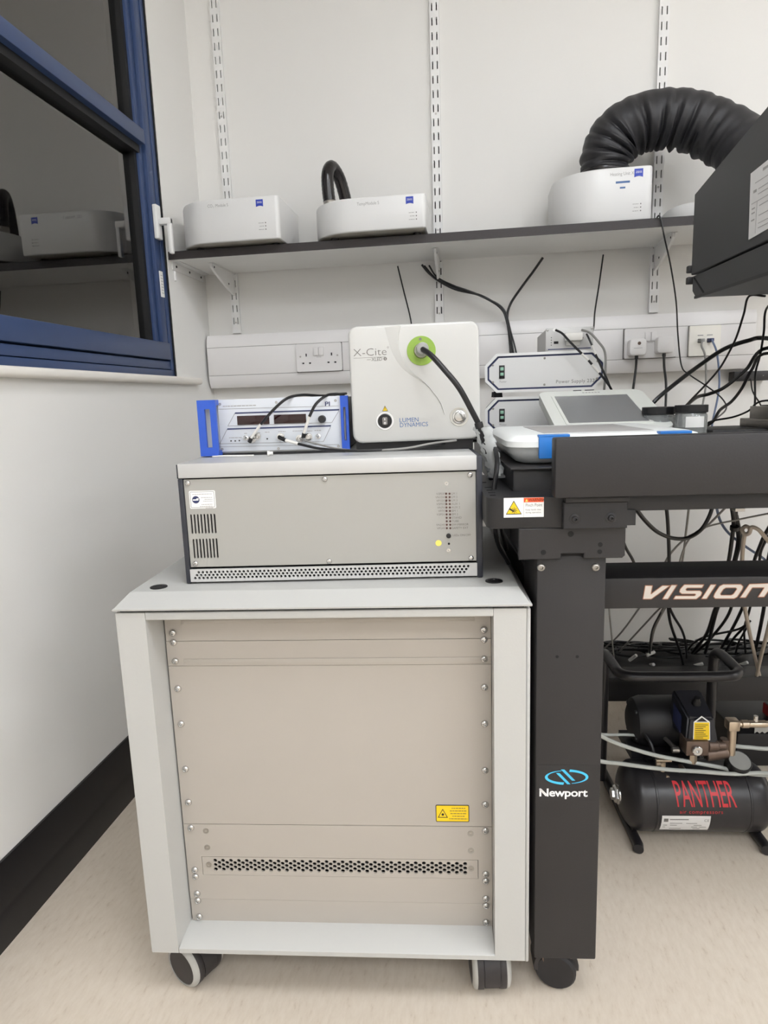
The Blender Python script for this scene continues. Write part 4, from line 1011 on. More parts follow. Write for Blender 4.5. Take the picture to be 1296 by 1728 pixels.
# top slab, guard panel, beam
bm = B(); box(bm, 0.579, 1.505, 0.062, 0.80, 0.787, 0.853, 0.006); obj('table_top', bm, 'table_dark', t)
bm = B(); box(bm, 0.575, 1.51, 0.055, 0.81, 0.8505, 0.8545, 0.002); obj('top_skin', bm, 'table_black', t)
bm = B(); box(bm, 0.6215, 1.50, -0.031, -0.004, 0.8225, 0.9005, 0.0025); obj('guard_panel', bm, 'table_black', t)
bm = B(); box(bm, 0.70, 1.49, -0.01, 0.05, 0.800, 0.8225, 0.002); obj('guard_rail', bm, 'table_dark', t)
for x in (0.865, 1.0):
    bm = B(); box(bm, x - 0.006, x + 0.006, -0.012, 0.0, 0.7965, 0.8005); obj('cable_clip', bm, 'steel_dull', t)
BF = 0.05
bm = B(); box(bm, 0.7005, 1.40, BF, 0.142, 0.644, 0.6905, 0.003); beam = obj('cross_beam', bm, 'table_black', t)
def vq(a, b): return lq(1030 + a / 4.872, 840 + b / 4.872, BF)
letters = [[(285, 720), (345, 720), (332, 790), (425, 720), (490, 720), (335, 832), (265, 832)],
           [(500, 715), (548, 715), (472, 832), (425, 832)],
           [(605, 712), (768, 712), (752, 740), (630, 740), (618, 752), (625, 762), (735, 762), (752, 778), (742, 802), (705, 832), (515, 832), (533, 804), (690, 804), (700, 795), (694, 789), (585, 789), (565, 772), (572, 748)],
           [(822, 712), (868, 712), (790, 830), (745, 830)],
           [(925, 710), (1070, 710), (1090, 728), (1082, 752), (1040, 815), (1015, 828), (860, 828), (845, 812), (855, 785), (895, 725)],
           [(1062, 820), (1140, 708), (1300, 702), (1325, 715), (1318, 735), (1262, 815), (1210, 815), (1262, 738), (1165, 738), (1110, 820)]]
ohole = [(948, 739), (1028, 739), (1038, 748), (1008, 790), (990, 799), (908, 799), (902, 788), (928, 750)]
for k, poly in enumerate(letters):
    P2 = [vq(*p) for p in poly]; H2 = [[vq(*p) for p in ohole]] if k == 4 else []
    o = obj('beam_letter', plate(B(), P2, H2, BF - 0.0008, BF), 'vision_white', beam, False)
    bm = B(); stroke(bm, P2 + [P2[0]], 0.0011, BF - 0.0010)
    for h2 in H2: stroke(bm, h2 + [h2[0]], 0.0011, BF - 0.0010)
    obj('letter_outline', bm, 'vision_line', beam, False)
# low rear frame
bm = B(); box(bm, 0.7005, 1.40, 0.70, 0.77, 0.178, 0.243, 0.003); obj('low_beam', bm, 'table_black', t)
bm = B(); box(bm, 0.70, 1.45, 0.77, 0.95, 0.226, 0.232); obj('cable_shelf', bm, 'black', t)
bm = B(); box(bm, 0.606, 0.70, 0.13, 0.66, 0.60, 0.69, 0.003); obj('side_beam', bm, 'table_dark', t)
# maker mark on the leg
xa, za = lq(906, 1290.5, PF); xb, zb_ = lq(1007, 1351, PF)
bm = B(); box(bm, xa, 0.6985, PF - 0.0004, PF, zb_, za); lab = obj('maker_plate', bm, 'table_black', leg, False)
cx_, cz_ = lq(956, 1311, PF); Y_ = PF - 0.0008
def arc(b_, a0, a1, rx, rz, w0, w1, y, n=18):
    pts = []
    for k in range(n + 1):
        q = k / n; a = math.radians(a0 + (a1 - a0) * q); w_ = w0 + (w1 - w0) * q
        pts.append(((rx + 0) * math.cos(a), rz * math.sin(a), w_, a))
    out = [(cx_ + (p[0] + p[2] * math.cos(p[3])), cz_ + p[1] + p[2] * 0.55 * math.sin(p[3])) for p in pts]; inn = [(cx_ + p[0] - p[2] * math.cos(p[3]), cz_ + p[1] - p[2] * 0.55 * math.sin(p[3])) for p in pts]
    for i in range(n): prism(b_, [out[i], out[i + 1], inn[i + 1], inn[i]], y, y + 0.0003)
bm = B()
arc(bm, 105, 262, 0.0295, 0.0105, 0.0006, 0.0034, Y_); arc(bm, 82, -75, 0.0295, 0.0105, 0.0034, 0.0006, Y_)
for dx, dz in ((0.0, 0.0), (-0.0068, -0.0058)):
    prism(bm, [(cx_ - 0.0085 + dx, cz_ + 0.0122 + dz), (cx_ - 0.0035 + dx, cz_ + 0.0122 + dz), (cx_ + 0.0125 + dx, cz_ - 0.0055 + dz), (cx_ + 0.0078 + dx, cz_ - 0.0055 + dz)], Y_, Y_ + 0.0003)
o = obj('maker_emblem', bm, 'cyan', lab, False); o['label'] = 'bright blue maker emblem'
x, z = lq(909, 1343, PF)
bm = text_bm('Newport', 0.0178, x, z, Y_, sx=1.10, offset=0.0004, spacing=0.95)
stroke(bm, [(x + 0.0012, z + 0.0122), (x + 0.0108, z + 0.0006)], 0.0024, Y_)
obj('maker_lettering', bm, 'ink_white', lab, False)

# ================================================================== THINGS ON THE TABLE
TT = 0.8545
# clip-lid box
fb = L.sub(0.725, 0.24, TT)
t = thing('clip_box', 'translucent plastic box with white lid and blue clips behind the guard panel', 'storage box', fb)
bx0, bx1, by0, by1 = -0.150, 0.132, -0.165, 0.15
def shell(bm, z_in):
    rings = []
    for k, z in z_in:
        rings.append([bm.verts.new((a, b, z)) for a, b in rrect(bx0 + k, bx1 - k, by0 + k, by1 - k, 0.035 - k * 0.5, 5)])
    n = len(rings[0])
    for A, C in zip(rings, rings[1:]):
        for i in range(n): bm.faces.new((A[i], A[(i + 1) % n], C[(i + 1) % n], C[i]))
    bm.faces.new(rings[0][::-1]); bm.faces.new(rings[-1])
    return bm
obj('tub', shell(B(), ((0.026, 0.0005), (0.016, 0.004), (0.006, 0.018), (0.004, 0.026))), 'tub_clear', t)
obj('lid', shell(B(), ((0.004, 0.0262), (0.0, 0.0266), (0.0, 0.035), (0.004, 0.040), (0.014, 0.0435), (0.016, 0.0435))), 'lid_white', t)
bm = B(); box(bm, bx0 + 0.06, bx1 - 0.06, by0 + 0.05, by1 - 0.05, 0.0436, 0.0441); obj('lid_window', bm, 'ink_light', t)
for cxx in (-0.085, 0.085):
    bm = B(); box(bm, cxx - 0.022, cxx + 0.022, by0 - 0.004, by0 + 0.002, 0.010, 0.043, 0.002); box(bm, cxx - 0.022, cxx + 0.022, by0 - 0.004, by0 + 0.012, 0.0405, 0.0445, 0.001); o = obj('clip', bm, 'clip_blue', t); o['label'] = 'blue snap clip'
# touch panel
fs = L.sub(0.806, 0.385, TT)
t = thing('touch_panel', 'white tilted touch panel with a blank grey screen', 'screen', fs)
tilt = math.radians(18.8)
R = Matrix.Translation((0, 0, 0.040)) @ Matrix.Rotation(tilt, 4, 'X')
bm = prism(B(), rrect(-0.104, 0.114, -0.02, 0.205, 0.022, 5), -0.022, 0.0, 'z', 0.004, 2)
o = obj('housing', bm, 'tablet_white', t, recalc=True); o.matrix_local = R
bm = plate(B(), rrect(-0.0815, 0.082, 0.006, 0.176, 0.003), [rrect(-0.0755, 0.076, 0.012, 0.170, 0.002)], 0.0016, -0.0004, 'z')
q = obj('bezel', bm, 'tablet_white', t, recalc=True); q.matrix_local = R
bm = B(); box(bm, -0.0755, 0.076, 0.012, 0.170, 0.0002, 0.0008); q = obj('screen', bm, 'screen_grey', t, False); q.matrix_local = R
bm = B()
for k in range(6): box(bm, -0.012 + k * 0.0065, -0.0075 + k * 0.0065, 0.189, 0.193, 0.0001, 0.0003)
q = obj('maker_mark', bm, 'ink_light', t, False); q.matrix_local = R
bm = B(); box(bm, -0.075, 0.085, 0.03, 0.18, 0.0, 0.034, 0.01); box(bm, -0.06, 0.06, 0.09, 0.185, 0.034, 0.062, 0.006); obj('stand', bm, 'tablet_white', t)
# two jars
def jar(x, y, r, h, label, tagged):
    fj = L.sub(x, y, TT); t = thing('specimen_jar', label, 'jar', fj, 'clear jars with black lids')
    bm = lathe(B(), [(0, 0.0005), (r * 0.94, 0.0005), (r, 0.003), (r, h - 0.018), (r * 0.9, h - 0.014), (r * 0.86, h - 0.014), (r * 0.95, h - 0.019), (r * 0.95, 0.004), (0, 0.004)], (0, 0, 0), (0, 0, 1), 28, False); obj('glass_body', bm, 'jar_clear', t, recalc=True)
    pl = []
    for k in range(48):
        a = 2 * math.pi * k / 48; rr = r * (1.02 if k % 4 < 2 else 1.0); pl.append((rr * math.cos(a), rr * math.sin(a)))
    bm = prism(B(), pl, h - 0.0138, h, 'z', 0.001, 1); obj('lid', bm, 'black', t, recalc=True)
    bm = lathe(B(), [(r * 0.9, 0.0), (r * 0.9, h * 0.4), (0, h * 0.4)], (0, 0, 0.004), (0, 0, 1), 24, False); obj('contents', bm, 'plug_grey', t, recalc=True)
    if tagged:
        bm = B()
        for k in range(6):
            a0 = -2.25 + k * 0.2; a1 = a0 + 0.2
            vs = [bm.verts.new((r * 1.006 * math.cos(a), r * 1.006 * math.sin(a), z)) for a, z in ((a0, h * 0.45), (a1, h * 0.45), (a1, h * 0.72), (a0, h * 0.72))]; bm.faces.new(vs)
        bmesh.ops.remove_doubles(bm, verts=bm.verts[:], dist=1e-6); obj('paper_label', bm, 'sticker', t)
jar(0.906, 0.42, 0.030, 0.070, 'clear jar with black ribbed lid half hidden behind the labelled jar', False)
jar(0.949, 0.375, 0.028, 0.073, 'clear jar with black ribbed lid and a white paper label', True)
# small optical stage
fo = L.sub(1.12, 0.47, TT)
t = thing('stage_block', 'small black stage plate with a grey machined block at the right of the jars', 'stage', fo)
bm = B(); box(bm, -0.12, 0.12, -0.07, 0.06, 0.0, 0.024, 0.002); obj('base_plate', bm, 'black', t)
bm = B(); box(bm, -0.02, 0.12, -0.085, 0.04, 0.024, 0.040, 0.0015); ob = obj('machined_block', bm, 'steel_dull', t)
for x in (-0.005, 0.03, 0.065):
    bm = lathe(B(), [(0.005, 0), (0.005, 0.005), (0, 0.005)], (x, -0.065, 0.040), (0, 0, 1), 12); obj('cap_screw', bm, 'steel', ob)
bm = B(); box(bm, 0.01, 0.075, -0.03, 0.02, 0.040, 0.066, 0.002); obj('motor_box', bm, 'black', t)
bm = B(); box(bm, -0.006, 0.006, -0.045, 0.03, 0.040, 0.064, 0.001); obj('side_plate', bm, 'steel_dull', t)
# power supplies
def octo(x0, x1, z0, z1, c): return [(x0 + c, z0), (x1 - c, z0), (x1, z0 + c), (x1, z1 - c), (x1 - c, z1), (x0 + c, z1), (x0, z1 - c), (x0, z0 + c)]
def supply(x, y, z, label):
    fp_ = Frame((x, y, z), 0.0); t = thing('power_supply', label, 'power supply', fp_, 'stacked power supplies')
    w, h, c = 0.266, 0.087, 0.026
    z0 = 0.0105
    bm = prism(B(), octo(0.006, w - 0.006, z0 + 0.003, z0 + h - 0.003, c - 0.003), 0.012, 0.24); obj('case', bm, 'cab_paint', t, False)
    bm = plate(B(), octo(0, w, z0, z0 + h, c), [octo(0.0058, w - 0.0058, z0 + 0.0058, z0 + h - 0.0058, c - 0.0028)], 0.0, 0.014); obj('bezel', bm, 'white_steel', t, False)
    bm = prism(B(), octo(0.004, w - 0.004, z0 + 0.004, z0 + h - 0.004, c - 0.002), 0.0052, 0.012); obj('dark_reveal', bm, 'navy', t, False)
    bm = prism(B(), octo(0.0098, w - 0.0098, z0 + 0.0098, z0 + h - 0.0098, c - 0.0045), 0.003, 0.006); obj('front_panel', bm, 'module_white', t, False)
    bm = B(); box(bm, 0.032, 0.0445, 0.001, 0.004, z0 + 0.031, z0 + 0.061, 0.0008); s_ = obj('rocker_switch', bm, 'black', t)
    bm = B(); box(bm, 0.0345, 0.042, -0.0002, 0.001, z0 + 0.0495, z0 + 0.0565, 0.0005); box(bm, 0.0345, 0.042, -0.0002, 0.001, z0 + 0.038, z0 + 0.0445, 0.0005); obj('switch_lamp', bm, 'switch_green', s_)
    text('switch_lettering', 'Power', 0.0062, 'ink_light', t, x=0.0325, z=z0 + 0.0225, y=0.0027)
    text('model_lettering', 'Power Supply 232', 0.0108, 'ink_grey', t, x=0.158, z=z0 + 0.0165, y=0.0027, sx=0.99, spacing=1.08)
    for sx, sz in ((0.018, 0.062), (0.018, 0.024), (0.133, 0.073), (0.133, 0.0145), (w - 0.018, 0.062), (w - 0.018, 0.024)): screw(t, sx, 0.003, z0 + sz, 0.0026, 'steel_dull')
    for fx_ in (0.03, w - 0.03):
        for fy_ in (0.03, 0.21):
            bm = lathe(B(), [(0.011, 0), (0.010, z0 + 0.003)], (fx_, fy_, 0), (0, 0, 1), 14); obj('foot', bm, 'rubber', t)
supply(0.022, 1.53, TT, 'white octagonal power supply standing directly on the table behind the touch panel')
supply(0.022, 1.53, TT + 0.0105 + 0.087, 'white octagonal power supply stacked on another one, wires crossing its front')
ZP = TT + 2 * (0.0105 + 0.087)
fpi = Frame((0.158, 1.545, ZP), 0.0)
t = thing('controller_box', 'small aluminium controller box with cable plugs on the power supply', 'electronics', fpi)
bm = B(); box(bm, 0.001, 0.103, 0.003, 0.215, 0.0005, 0.0505, 0.0012); obj('case', bm, 'unit_grey', t)
bm = B(); box(bm, 0.0, 0.104, 0.0, 0.003, 0.0, 0.0515, 0.0004); obj('front_panel', bm, 'unit_grey', t)
bm = B(); box(bm, 0.002, 0.102, -0.0003, 0.0, 0.004, 0.0062); obj('printed_band', bm, 'navy', t, False)
for x, z in ((0.004, 0.047), (0.100, 0.047), (0.004, 0.0035), (0.100, 0.0035)): screw(t, x, 0, z, 0.0024, 'steel')
bm = B(); box(bm, 0.018, 0.028, -0.0006, 0.0, 0.017, 0.0225); obj('usb_port', bm, 'hole_dark', t)
bm = B()
for k in range(4): lathe(bm, [(0.0011, 0), (0.0011, 0.0005), (0, 0.0005)], (0.0125, 0, 0.0145 + k * 0.0055), (0, -1, 0), 8)
stuff(obj('status_leds', bm, 'ink_black', t))
bm = lathe(B(), [(0.0036, 0), (0.0036, 0.0004), (0, 0.0004)], (0.019, 0, 0.0475), (0, -1, 0), 14); obj('round_sticker', bm, 'sticker', t)
bm = B(); box(bm, 0.040, 0.078, -0.022, 0.0, 0.021, 0.038, 0.002); box(bm, 0.044, 0.074, -0.006, 0, 0.012, 0.021, 0.001); obj('ribbon_plug', bm, 'cable_white', t)
bm = B(); box(bm, 0.042, 0.080, -0.016, -0.002, 0.026, 0.0272); obj('plug_seam', bm, 'ink_black', t)
def pv(px, py, y): return wp(px, py, y)
lead('black and white banded lead drooping from the aluminium controller box', [([pv(938, 557, 1.53), pv(949, 563, 1.515), pv(962, 577, 1.505), pv(982, 597, 1.50)], 0.0026, 'cable_black', 'cord'), ([pv(982, 597, 1.50), pv(993, 608, 1.497)], 0.0024, 'cable_white', 'sleeve'), ([pv(993, 608, 1.497), pv(999, 615, 1.496)], 0.0026, 'cable_black', 'band'), ([pv(999, 615, 1.496), pv(1011, 629, 1.495)], 0.0024, 'cable_white', 'sleeve'), ([pv(1011, 629, 1.495), pv(1020, 640, 1.497), pv(1030, 654, 1.50), pv(1036, 668, 1.51)], 0.0026, 'cable_black', 'cord')], 'controller leads')
lead('thin black lead from the white plug of the controller box', [([pv(990, 564, 1.53), pv(994, 572, 1.515), pv(999, 583, 1.51)], 0.0022, 'cable_black', 'cord'), ([pv(999, 583, 1.51), pv(1005, 598, 1.505)], 0.0022, 'cable_white', 'sleeve'), ([pv(1005, 598, 1.505), pv(1015, 620, 1.5), pv(1025, 642, 1.49), pv(1030, 655, 1.50)], 0.0024, 'cable_black', 'cord')], 'controller leads')
cable('signal_lead', [pv(982, 557, 1.53), pv(996, 562, 1.51), pv(1010, 577, 1.505), pv(1020, 592, 1.51), pv(1022, 615, 1.512), pv(1020, 652, 1.52), pv(1018, 672, 1.53)], 0.0026, 'cable_grey', 'grey lead bowing past the right end of the power supply', 'cable', 'controller leads')

# ================================================================== INCUBATOR AND MICROSCOPE
t = thing('incubator_chamber', 'black microscope incubator chamber with a printed notice on its side', 'incubator', L.sub(1.0, 0.3, 1.131))
K = 1.131
poly = [(-0.27, 1.184 - K), (0.238, 1.184 - K), (0.2385, 1.3375 - K), (-0.035, 1.3885 - K), (-0.27, 1.432 - K)]
bm = prism(B(), poly, 0.0, 0.46, 'x', 0.0015, 1); sh = obj('upper_shell', bm, 'incubator_grey', t, recalc=True)
bm = prism(B(), [(-0.27, -0.003), (0.215, 0.006), (0.232, 0.02), (0.234, 0.0495), (-0.27, 0.0495)], 0.0015, 0.46, 'x', 0.0015, 1); lo = obj('lower_panel', bm, 'incubator_grey', t, recalc=True)
bm = prism(B(), [(-0.27, -0.005), (0.212, 0.003), (0.212, 0.008), (-0.27, 0.001)], -0.002, 0.003, 'x'); obj('edge_strip', bm, 'table_black', lo, False)
bm = prism(B(), [(0.222, 0.046), (0.228, 0.046), (0.178, 0.009), (0.171, 0.009)], 0.0008, 0.0018, 'x'); obj('slot', bm, 'hole_dark', lo, False)
for z in (0.036, 0.058):
    bm = B(); box(bm, -0.006, 0.012, 0.2385, 0.250, z, z + 0.014, 0.002); obj('hinge', bm, 'table_dark', t)
bm = prism(B(), [(0.006, 1.3024 - K), (0.0, 1.198 - K), (-0.155, 1.205 - K), (-0.155, 1.312 - K)], -0.0012, -0.0002, 'x'); nt_ = obj('notice_sheet', bm, 'paper', t, False); nt_['label'] = 'white printed notice sheet'
bm = B()
for k, (y0, y1, z, hgt) in enumerate(((-0.035, -0.10, 1.294, 0.004), (-0.012, -0.10, 1.282, 0.001), (-0.008, -0.018, 1.268, 0.004), (-0.024, -0.11, 1.27, 0.001), (-0.024, -0.11, 1.262, 0.001), (-0.004, -0.12, 1.252, 0.0008), (-0.006, -0.016, 1.243, 0.002), (-0.006, -0.016, 1.236, 0.002), (-0.03, -0.09, 1.243, 0.001), (-0.006, -0.016, 1.225, 0.002), (-0.03, -0.10, 1.228, 0.001), (-0.03, -0.08, 1.216, 0.001), (-0.03, -0.1, 1.209, 0.001))):
    box(bm, -0.0016, -0.0011, y1, y0, z - K, z + hgt - K)
box(bm, -0.0016, -0.0011, -0.0225, -0.0219, 1.203 - K, 1.252 - K)
obj('notice_print', bm, 'ink_light', nt_, False)
t = thing('microscope_stand', 'white microscope stand under the black incubator', 'microscope', L.sub(1.30, 0.36, TT))
bm = B(); box(bm, -0.055, 0.19, -0.16, 0.17, 0.0, 0.05, 0.01); box(bm, -0.05, 0.18, 0.02, 0.16, 0.05, 0.26, 0.012); obj('stand_body', bm, 'tablet_white', t)
bm = B(); box(bm, -0.045, 0.15, -0.1, 0.14, 0.2605, 0.2734, 0.003); obj('top_plate', bm, 'table_dark', t)

# ================================================================== CABLES ON THE WALL AND OVER THE TABLE
def wc(label, pts, r, m='cable_black', group=None): return cable('cable', [wp(*p) for p in pts], r, m, label, 'cable', group)
wc('black cable dropping from the shelf left of the middle upright into the bundle', [(712, 447, 2.095), (725, 462, 2.085), (745, 476, 2.075), (790, 491, 2.065), (825, 506, 2.06), (852, 526, 2.06), (858, 555, 2.052), (862, 600, 2.045), (863, 640, 2.04)], 0.0034, group='shelf cable bundle')
wc('black cable twisting along the first one below the shelf', [(716, 449, 2.09), (735, 470, 2.075), (768, 488, 2.065), (812, 499, 2.055), (845, 520, 2.05), (856, 545, 2.045), (867, 600, 2.04), (870, 640, 2.035)], 0.0034, group='shelf cable bundle')
wc('thin black cable hugging the middle shelf bracket', [(724, 448, 2.08), (738, 468, 2.07), (770, 484, 2.06), (820, 503, 2.05), (850, 522, 2.045), (862, 560, 2.04), (872, 600, 2.035), (876, 640, 2.03)], 0.0026, group='shelf cable bundle')
wc('black cable slanting from the shelf back down into the bundle', [(916, 435, 2.09), (900, 458, 2.085), (880, 485, 2.075), (862, 512, 2.06), (856, 535, 2.055), (860, 570, 2.05), (866, 640, 2.045)], 0.0038, group='shelf cable bundle')
wc('thin black wire hanging from the shelf behind the light source', [(671, 449, 2.09), (681, 490, 2.09), (694, 545, 2.06), (698, 600, 2.05)], 0.0022)
wc('thin black wire hanging from the shelf to the aluminium controller box', [(1018, 430, 2.085), (1011, 480, 2.05), (1004, 525, 2.0), (1002, 552, 1.9), (998, 562, 1.8), (990, 568, 1.762)], 0.0022)
wc('thin dark wire looping from the heating unit past the plugs', [(1108, 368, 1.855), (1112, 364, 1.853), (1116, 373, 1.852), (1121, 400, 1.853), (1132, 450, 1.88), (1141, 510, 1.93), (1144, 565, 1.98), (1150, 617, 2.0), (1163, 632, 2.0), (1190, 650, 1.96), (1214, 668, 1.9), (1225, 683, 1.85), (1223, 694, 1.8), (1206, 708, 1.7), (1196, 714, 1.62)], 0.0020)
def lc(label, pts, r, m='cable_black', group=None, name='cable', pre=(), post=()):
    P_ = [L.world(*q) for q in pre] + [lp(*p) for p in pts] + [L.world(*q) for q in post]
    return cable(name, P_, r, m, label, 'cable', group)
def table_end(px, py, d, dy=-0.05):              # where a cable over the table comes to rest on its top
    v = L.front(px, py, d); return [(v.x - 0.02, d + dy * 0.5, max(TT + 0.012, (v.z + TT) / 2)), (v.x - 0.045, d + dy, TT + 0.0055), (v.x - 0.08, d + dy, TT + 0.0055)]
MS = [(1.262, 0.45, 0.985), (1.225, 0.49, 0.99)]
lc('pair of thin wires falling from the incubator across the trunking', [(1264, 500, 0.53), (1255, 530, 0.56), (1243, 568, 0.60), (1230, 595, 0.64), (1214, 622, 0.66), (1190, 650, 0.66), (1165, 676, 0.64), (1145, 698, 0.60)], 0.0022, 'ink_black', pre=[(1.13, 0.50, 1.132)], post=table_end(1145, 698, 0.60, 0.04))
lc('thick black cable rising from the touch panel to the right', [(1296, 571, 0.66), (1262, 575, 0.68), (1222, 589, 0.70), (1180, 617, 0.70), (1140, 647, 0.68), (1104, 678, 0.66)], 0.0048, pre=[(1.262, 0.46, 1.02)], post=table_end(1104, 678, 0.66, 0.02))
lc('thick black cable curving down behind the jars', [(1296, 587, 0.66), (1258, 625, 0.68), (1222, 654, 0.70), (1196, 665, 0.70), (1175, 671, 0.68), (1150, 694, 0.62)], 0.0040, pre=[(1.262, 0.46, 1.00)], post=table_end(1150, 694, 0.62))
lc('dark cable swinging down beside the stage plate', [(1296, 596, 0.62), (1268, 625, 0.64), (1252, 655, 0.66), (1235, 677, 0.66), (1215, 692, 0.62), (1203, 711, 0.57)], 0.0034, 'ink_black', pre=[(1.262, 0.47, 0.985)], post=table_end(1203, 711, 0.57, 0.03))
lc('thin black wire lying over the stage plate', [(1292, 676, 0.55), (1262, 694, 0.55), (1236, 704, 0.55), (1200, 711, 0.55)], 0.0020, pre=[(1.262, 0.5, 0.915)], post=table_end(1200, 711, 0.55, 0.03))
lc('thin dark wire hanging below the wall adapter', [(1267, 640, 0.85), (1270, 660, 0.83), (1280, 677, 0.8), (1292, 692, 0.75)], 0.0018, 'ink_black', post=[(1.275, 0.64, TT + 0.02), (1.29, 0.58, TT + 0.004), (1.30, 0.545, TT + 0.004)])
lc('thin black wire dropping at the trunking end', [(1294, 520, 0.60), (1289, 560, 0.64), (1283, 598, 0.68), (1275, 630, 0.70)], 0.0024, pre=[(1.17, 0.50, 1.133)], post=[(1.22, 0.70, 0.93), (1.225, 0.70, TT + 0.01), (1.24, 0.66, TT + 0.004)])
p0 = wp(1266, 634, 2.09)
t = thing('wall_adapter', 'dark grey flat adapter box below the trunking end', 'adapter', Frame((p0.x, YB, p0.z - 0.015), 0))
bm = B(); box(bm, -0.05, 0.05, -0.045, -0.0005, 0.0, 0.028, 0.002); obj('adapter_case', bm, 'table_black', t)
bm = lathe(B(), [(0.002, 0), (0.002, 0.001), (0, 0.001)], (0.03, -0.045, 0.014), (0, -1, 0), 8); obj('adapter_lamp', bm, 'ink_grey', t)
# cables behind the light source
cable('cable', [G.world(0.455, 0.20, zt_g + 0.008), G.world(0.475, 0.10, zt_g + 0.012), G.world(0.478, 0.03, zt_g - 0.01), G.world(0.470, 0.012, zt_g - 0.07), G.world(0.478, 0.03, 0.05), G.world(0.50, 0.06, 0.006)], 0.0036, 'cable_black', 'black cable dropping between the rack controller and the table')
cable('cable', [G.world(0.40, 0.36, zt_g + 0.005), G.world(0.47, 0.25, zt_g + 0.01), G.world(0.492, 0.16, zt_g - 0.02), G.world(0.498, 0.14, 0.06), G.world(0.51, 0.15, 0.006)], 0.0034, 'cable_black', 'black cable looping down behind the clear plastic sleeve')

# ================================================================== CABLES UNDER THE TABLE
U = 'cables hanging under the table'
lc('black cable sagging in a wide curve below the table guard', [(1074, 860, 0.20), (1090, 880, 0.24), (1110, 898, 0.27), (1135, 908, 0.30), (1160, 908, 0.32), (1182, 895, 0.33), (1196, 873, 0.33), (1204, 850, 0.33)], 0.0036, 'cable_black', U)
lc('straight black cable below the left end of the guard', [(1124, 852, 0.34), (1127, 885, 0.37), (1129, 945, 0.42), (1127, 1000, 0.50), (1131, 1050, 0.60), (1148, 1100, 0.76), (1156, 1135, 0.83)], 0.0034, 'cable_black', U)
lc('thin grey cable beside the straight black one', [(1163, 852, 0.42), (1158, 895, 0.45), (1151, 950, 0.50), (1140, 1000, 0.55), (1110, 1030, 0.62), (1080, 1062, 0.7), (1045, 1100, 0.8)], 0.0022, 'cable_grey', U)
lc('grey cable crossing the sagging black curve', [(1226, 855, 0.36), (1190, 890, 0.40), (1158, 908, 0.43), (1135, 930, 0.46), (1122, 950, 0.5), (1100, 995, 0.55), (1076, 1030, 0.62), (1046, 1070, 0.7), (1016, 1098, 0.8)], 0.0022, 'cable_grey', U)
lc('thin grey wire stretched towards the right edge of the table', [(1310, 864, 0.30), (1250, 876, 0.32), (1190, 890, 0.34), (1163, 910, 0.36), (1147, 948, 0.4), (1145, 990, 0.45)], 0.0017, 'cable_grey', U)
lc('blue-grey cable slanting down to the right under the table', [(1208, 852, 0.42), (1216, 880, 0.44), (1232, 902, 0.46), (1262, 925, 0.48), (1292, 946, 0.5), (1310, 975, 0.55)], 0.0026, 'cable_blue', U)
lc('black cable at the left of the tied bundle', [(1234, 850, 0.36), (1238, 880, 0.40), (1235, 910, 0.44), (1229, 950, 0.48), (1215, 1010, 0.58), (1205, 1032, 0.62), (1192, 1070, 0.72), (1168, 1102, 0.82)], 0.0040, 'cable_black', U)
lc('black cable in the middle of the tied bundle', [(1241, 850, 0.37), (1242, 880, 0.41), (1246, 910, 0.45), (1238, 950, 0.5), (1222, 1000, 0.56), (1209, 1032, 0.62), (1198, 1075, 0.72), (1190, 1102, 0.82)], 0.0040, 'cable_black', U)
lc('black cable at the right of the tied bundle', [(1243, 870, 0.40), (1247, 890, 0.42), (1249, 915, 0.45), (1240, 955, 0.5), (1233, 1028, 0.62), (1202, 1074, 0.72), (1173, 1102, 0.82)], 0.0034, 'cable_black', U)
bm = lathe(B(), [(0.0085, 0), (0.0088, 0.004), (0.0085, 0.008)], lp(1240, 888, 0.405), (0.05, 0.3, -1), 12); single('cable_tie', bm, 'black', 'black band tying the cable bundle below the guard', 'cable tie')
# grey hose with a ring
ring = [lp(1252, 950, 0.40), lp(1254, 920, 0.38), lp(1257, 902, 0.365)] + [lp(1259 + 7 * math.cos(a), 895 - 7 * math.sin(a), 0.355 - 0.004 * k) for k, a in enumerate((-1.2, 0.2, 1.6, 3.0, 4.4, 5.6))] + [lp(1268, 890, 0.33), lp(1280, 894, 0.33), lp(1294, 910, 0.34), lp(1312, 930, 0.36)]
cable('hose', ring, 0.0038, 'cable_tan', 'grey-brown hose tied in a small ring under the table', 'hose', None)
lc('black cable leaving the frame edge beside the grey hose', [(1312, 868, 0.36), (1292, 900, 0.40), (1281, 925, 0.44), (1272, 950, 0.48), (1262, 1000, 0.56), (1250, 1032, 0.64), (1235, 1062, 0.72), (1212, 1102, 0.82)], 0.0036, 'cable_black', U)
lc('thin black cable behind the grey hose', [(1308, 885, 0.44), (1286, 925, 0.47), (1281, 950, 0.5), (1272, 1000, 0.58), (1264, 1032, 0.64), (1256, 1062, 0.72), (1258, 1102, 0.82)], 0.0028, 'cable_black', U)
lc('thick black cable furthest along the cross beam', [(1306, 905, 0.46), (1296, 950, 0.5), (1292, 1000, 0.58), (1288, 1032, 0.64), (1281, 1068, 0.72), (1273, 1105, 0.82)], 0.0042, 'cable_black', U)
lc('black cable running sideways through the bundle above the skirting', [(1266, 1048, 0.66), (1245, 1062, 0.7), (1195, 1073, 0.74), (1172, 1084, 0.78), (1158, 1100, 0.83)], 0.0028, 'cable_black', U)
lc('black cable fanning out of the right bundle', [(1262, 1050, 0.66), (1252, 1062, 0.7), (1236, 1080, 0.75), (1222, 1104, 0.83)], 0.0030, 'cable_black', U)
lc('second black cable fanning out of the right bundle', [(1264, 1052, 0.67), (1254, 1070, 0.72), (1246, 1085, 0.76), (1241, 1104, 0.83)], 0.0026, 'cable_black', U)
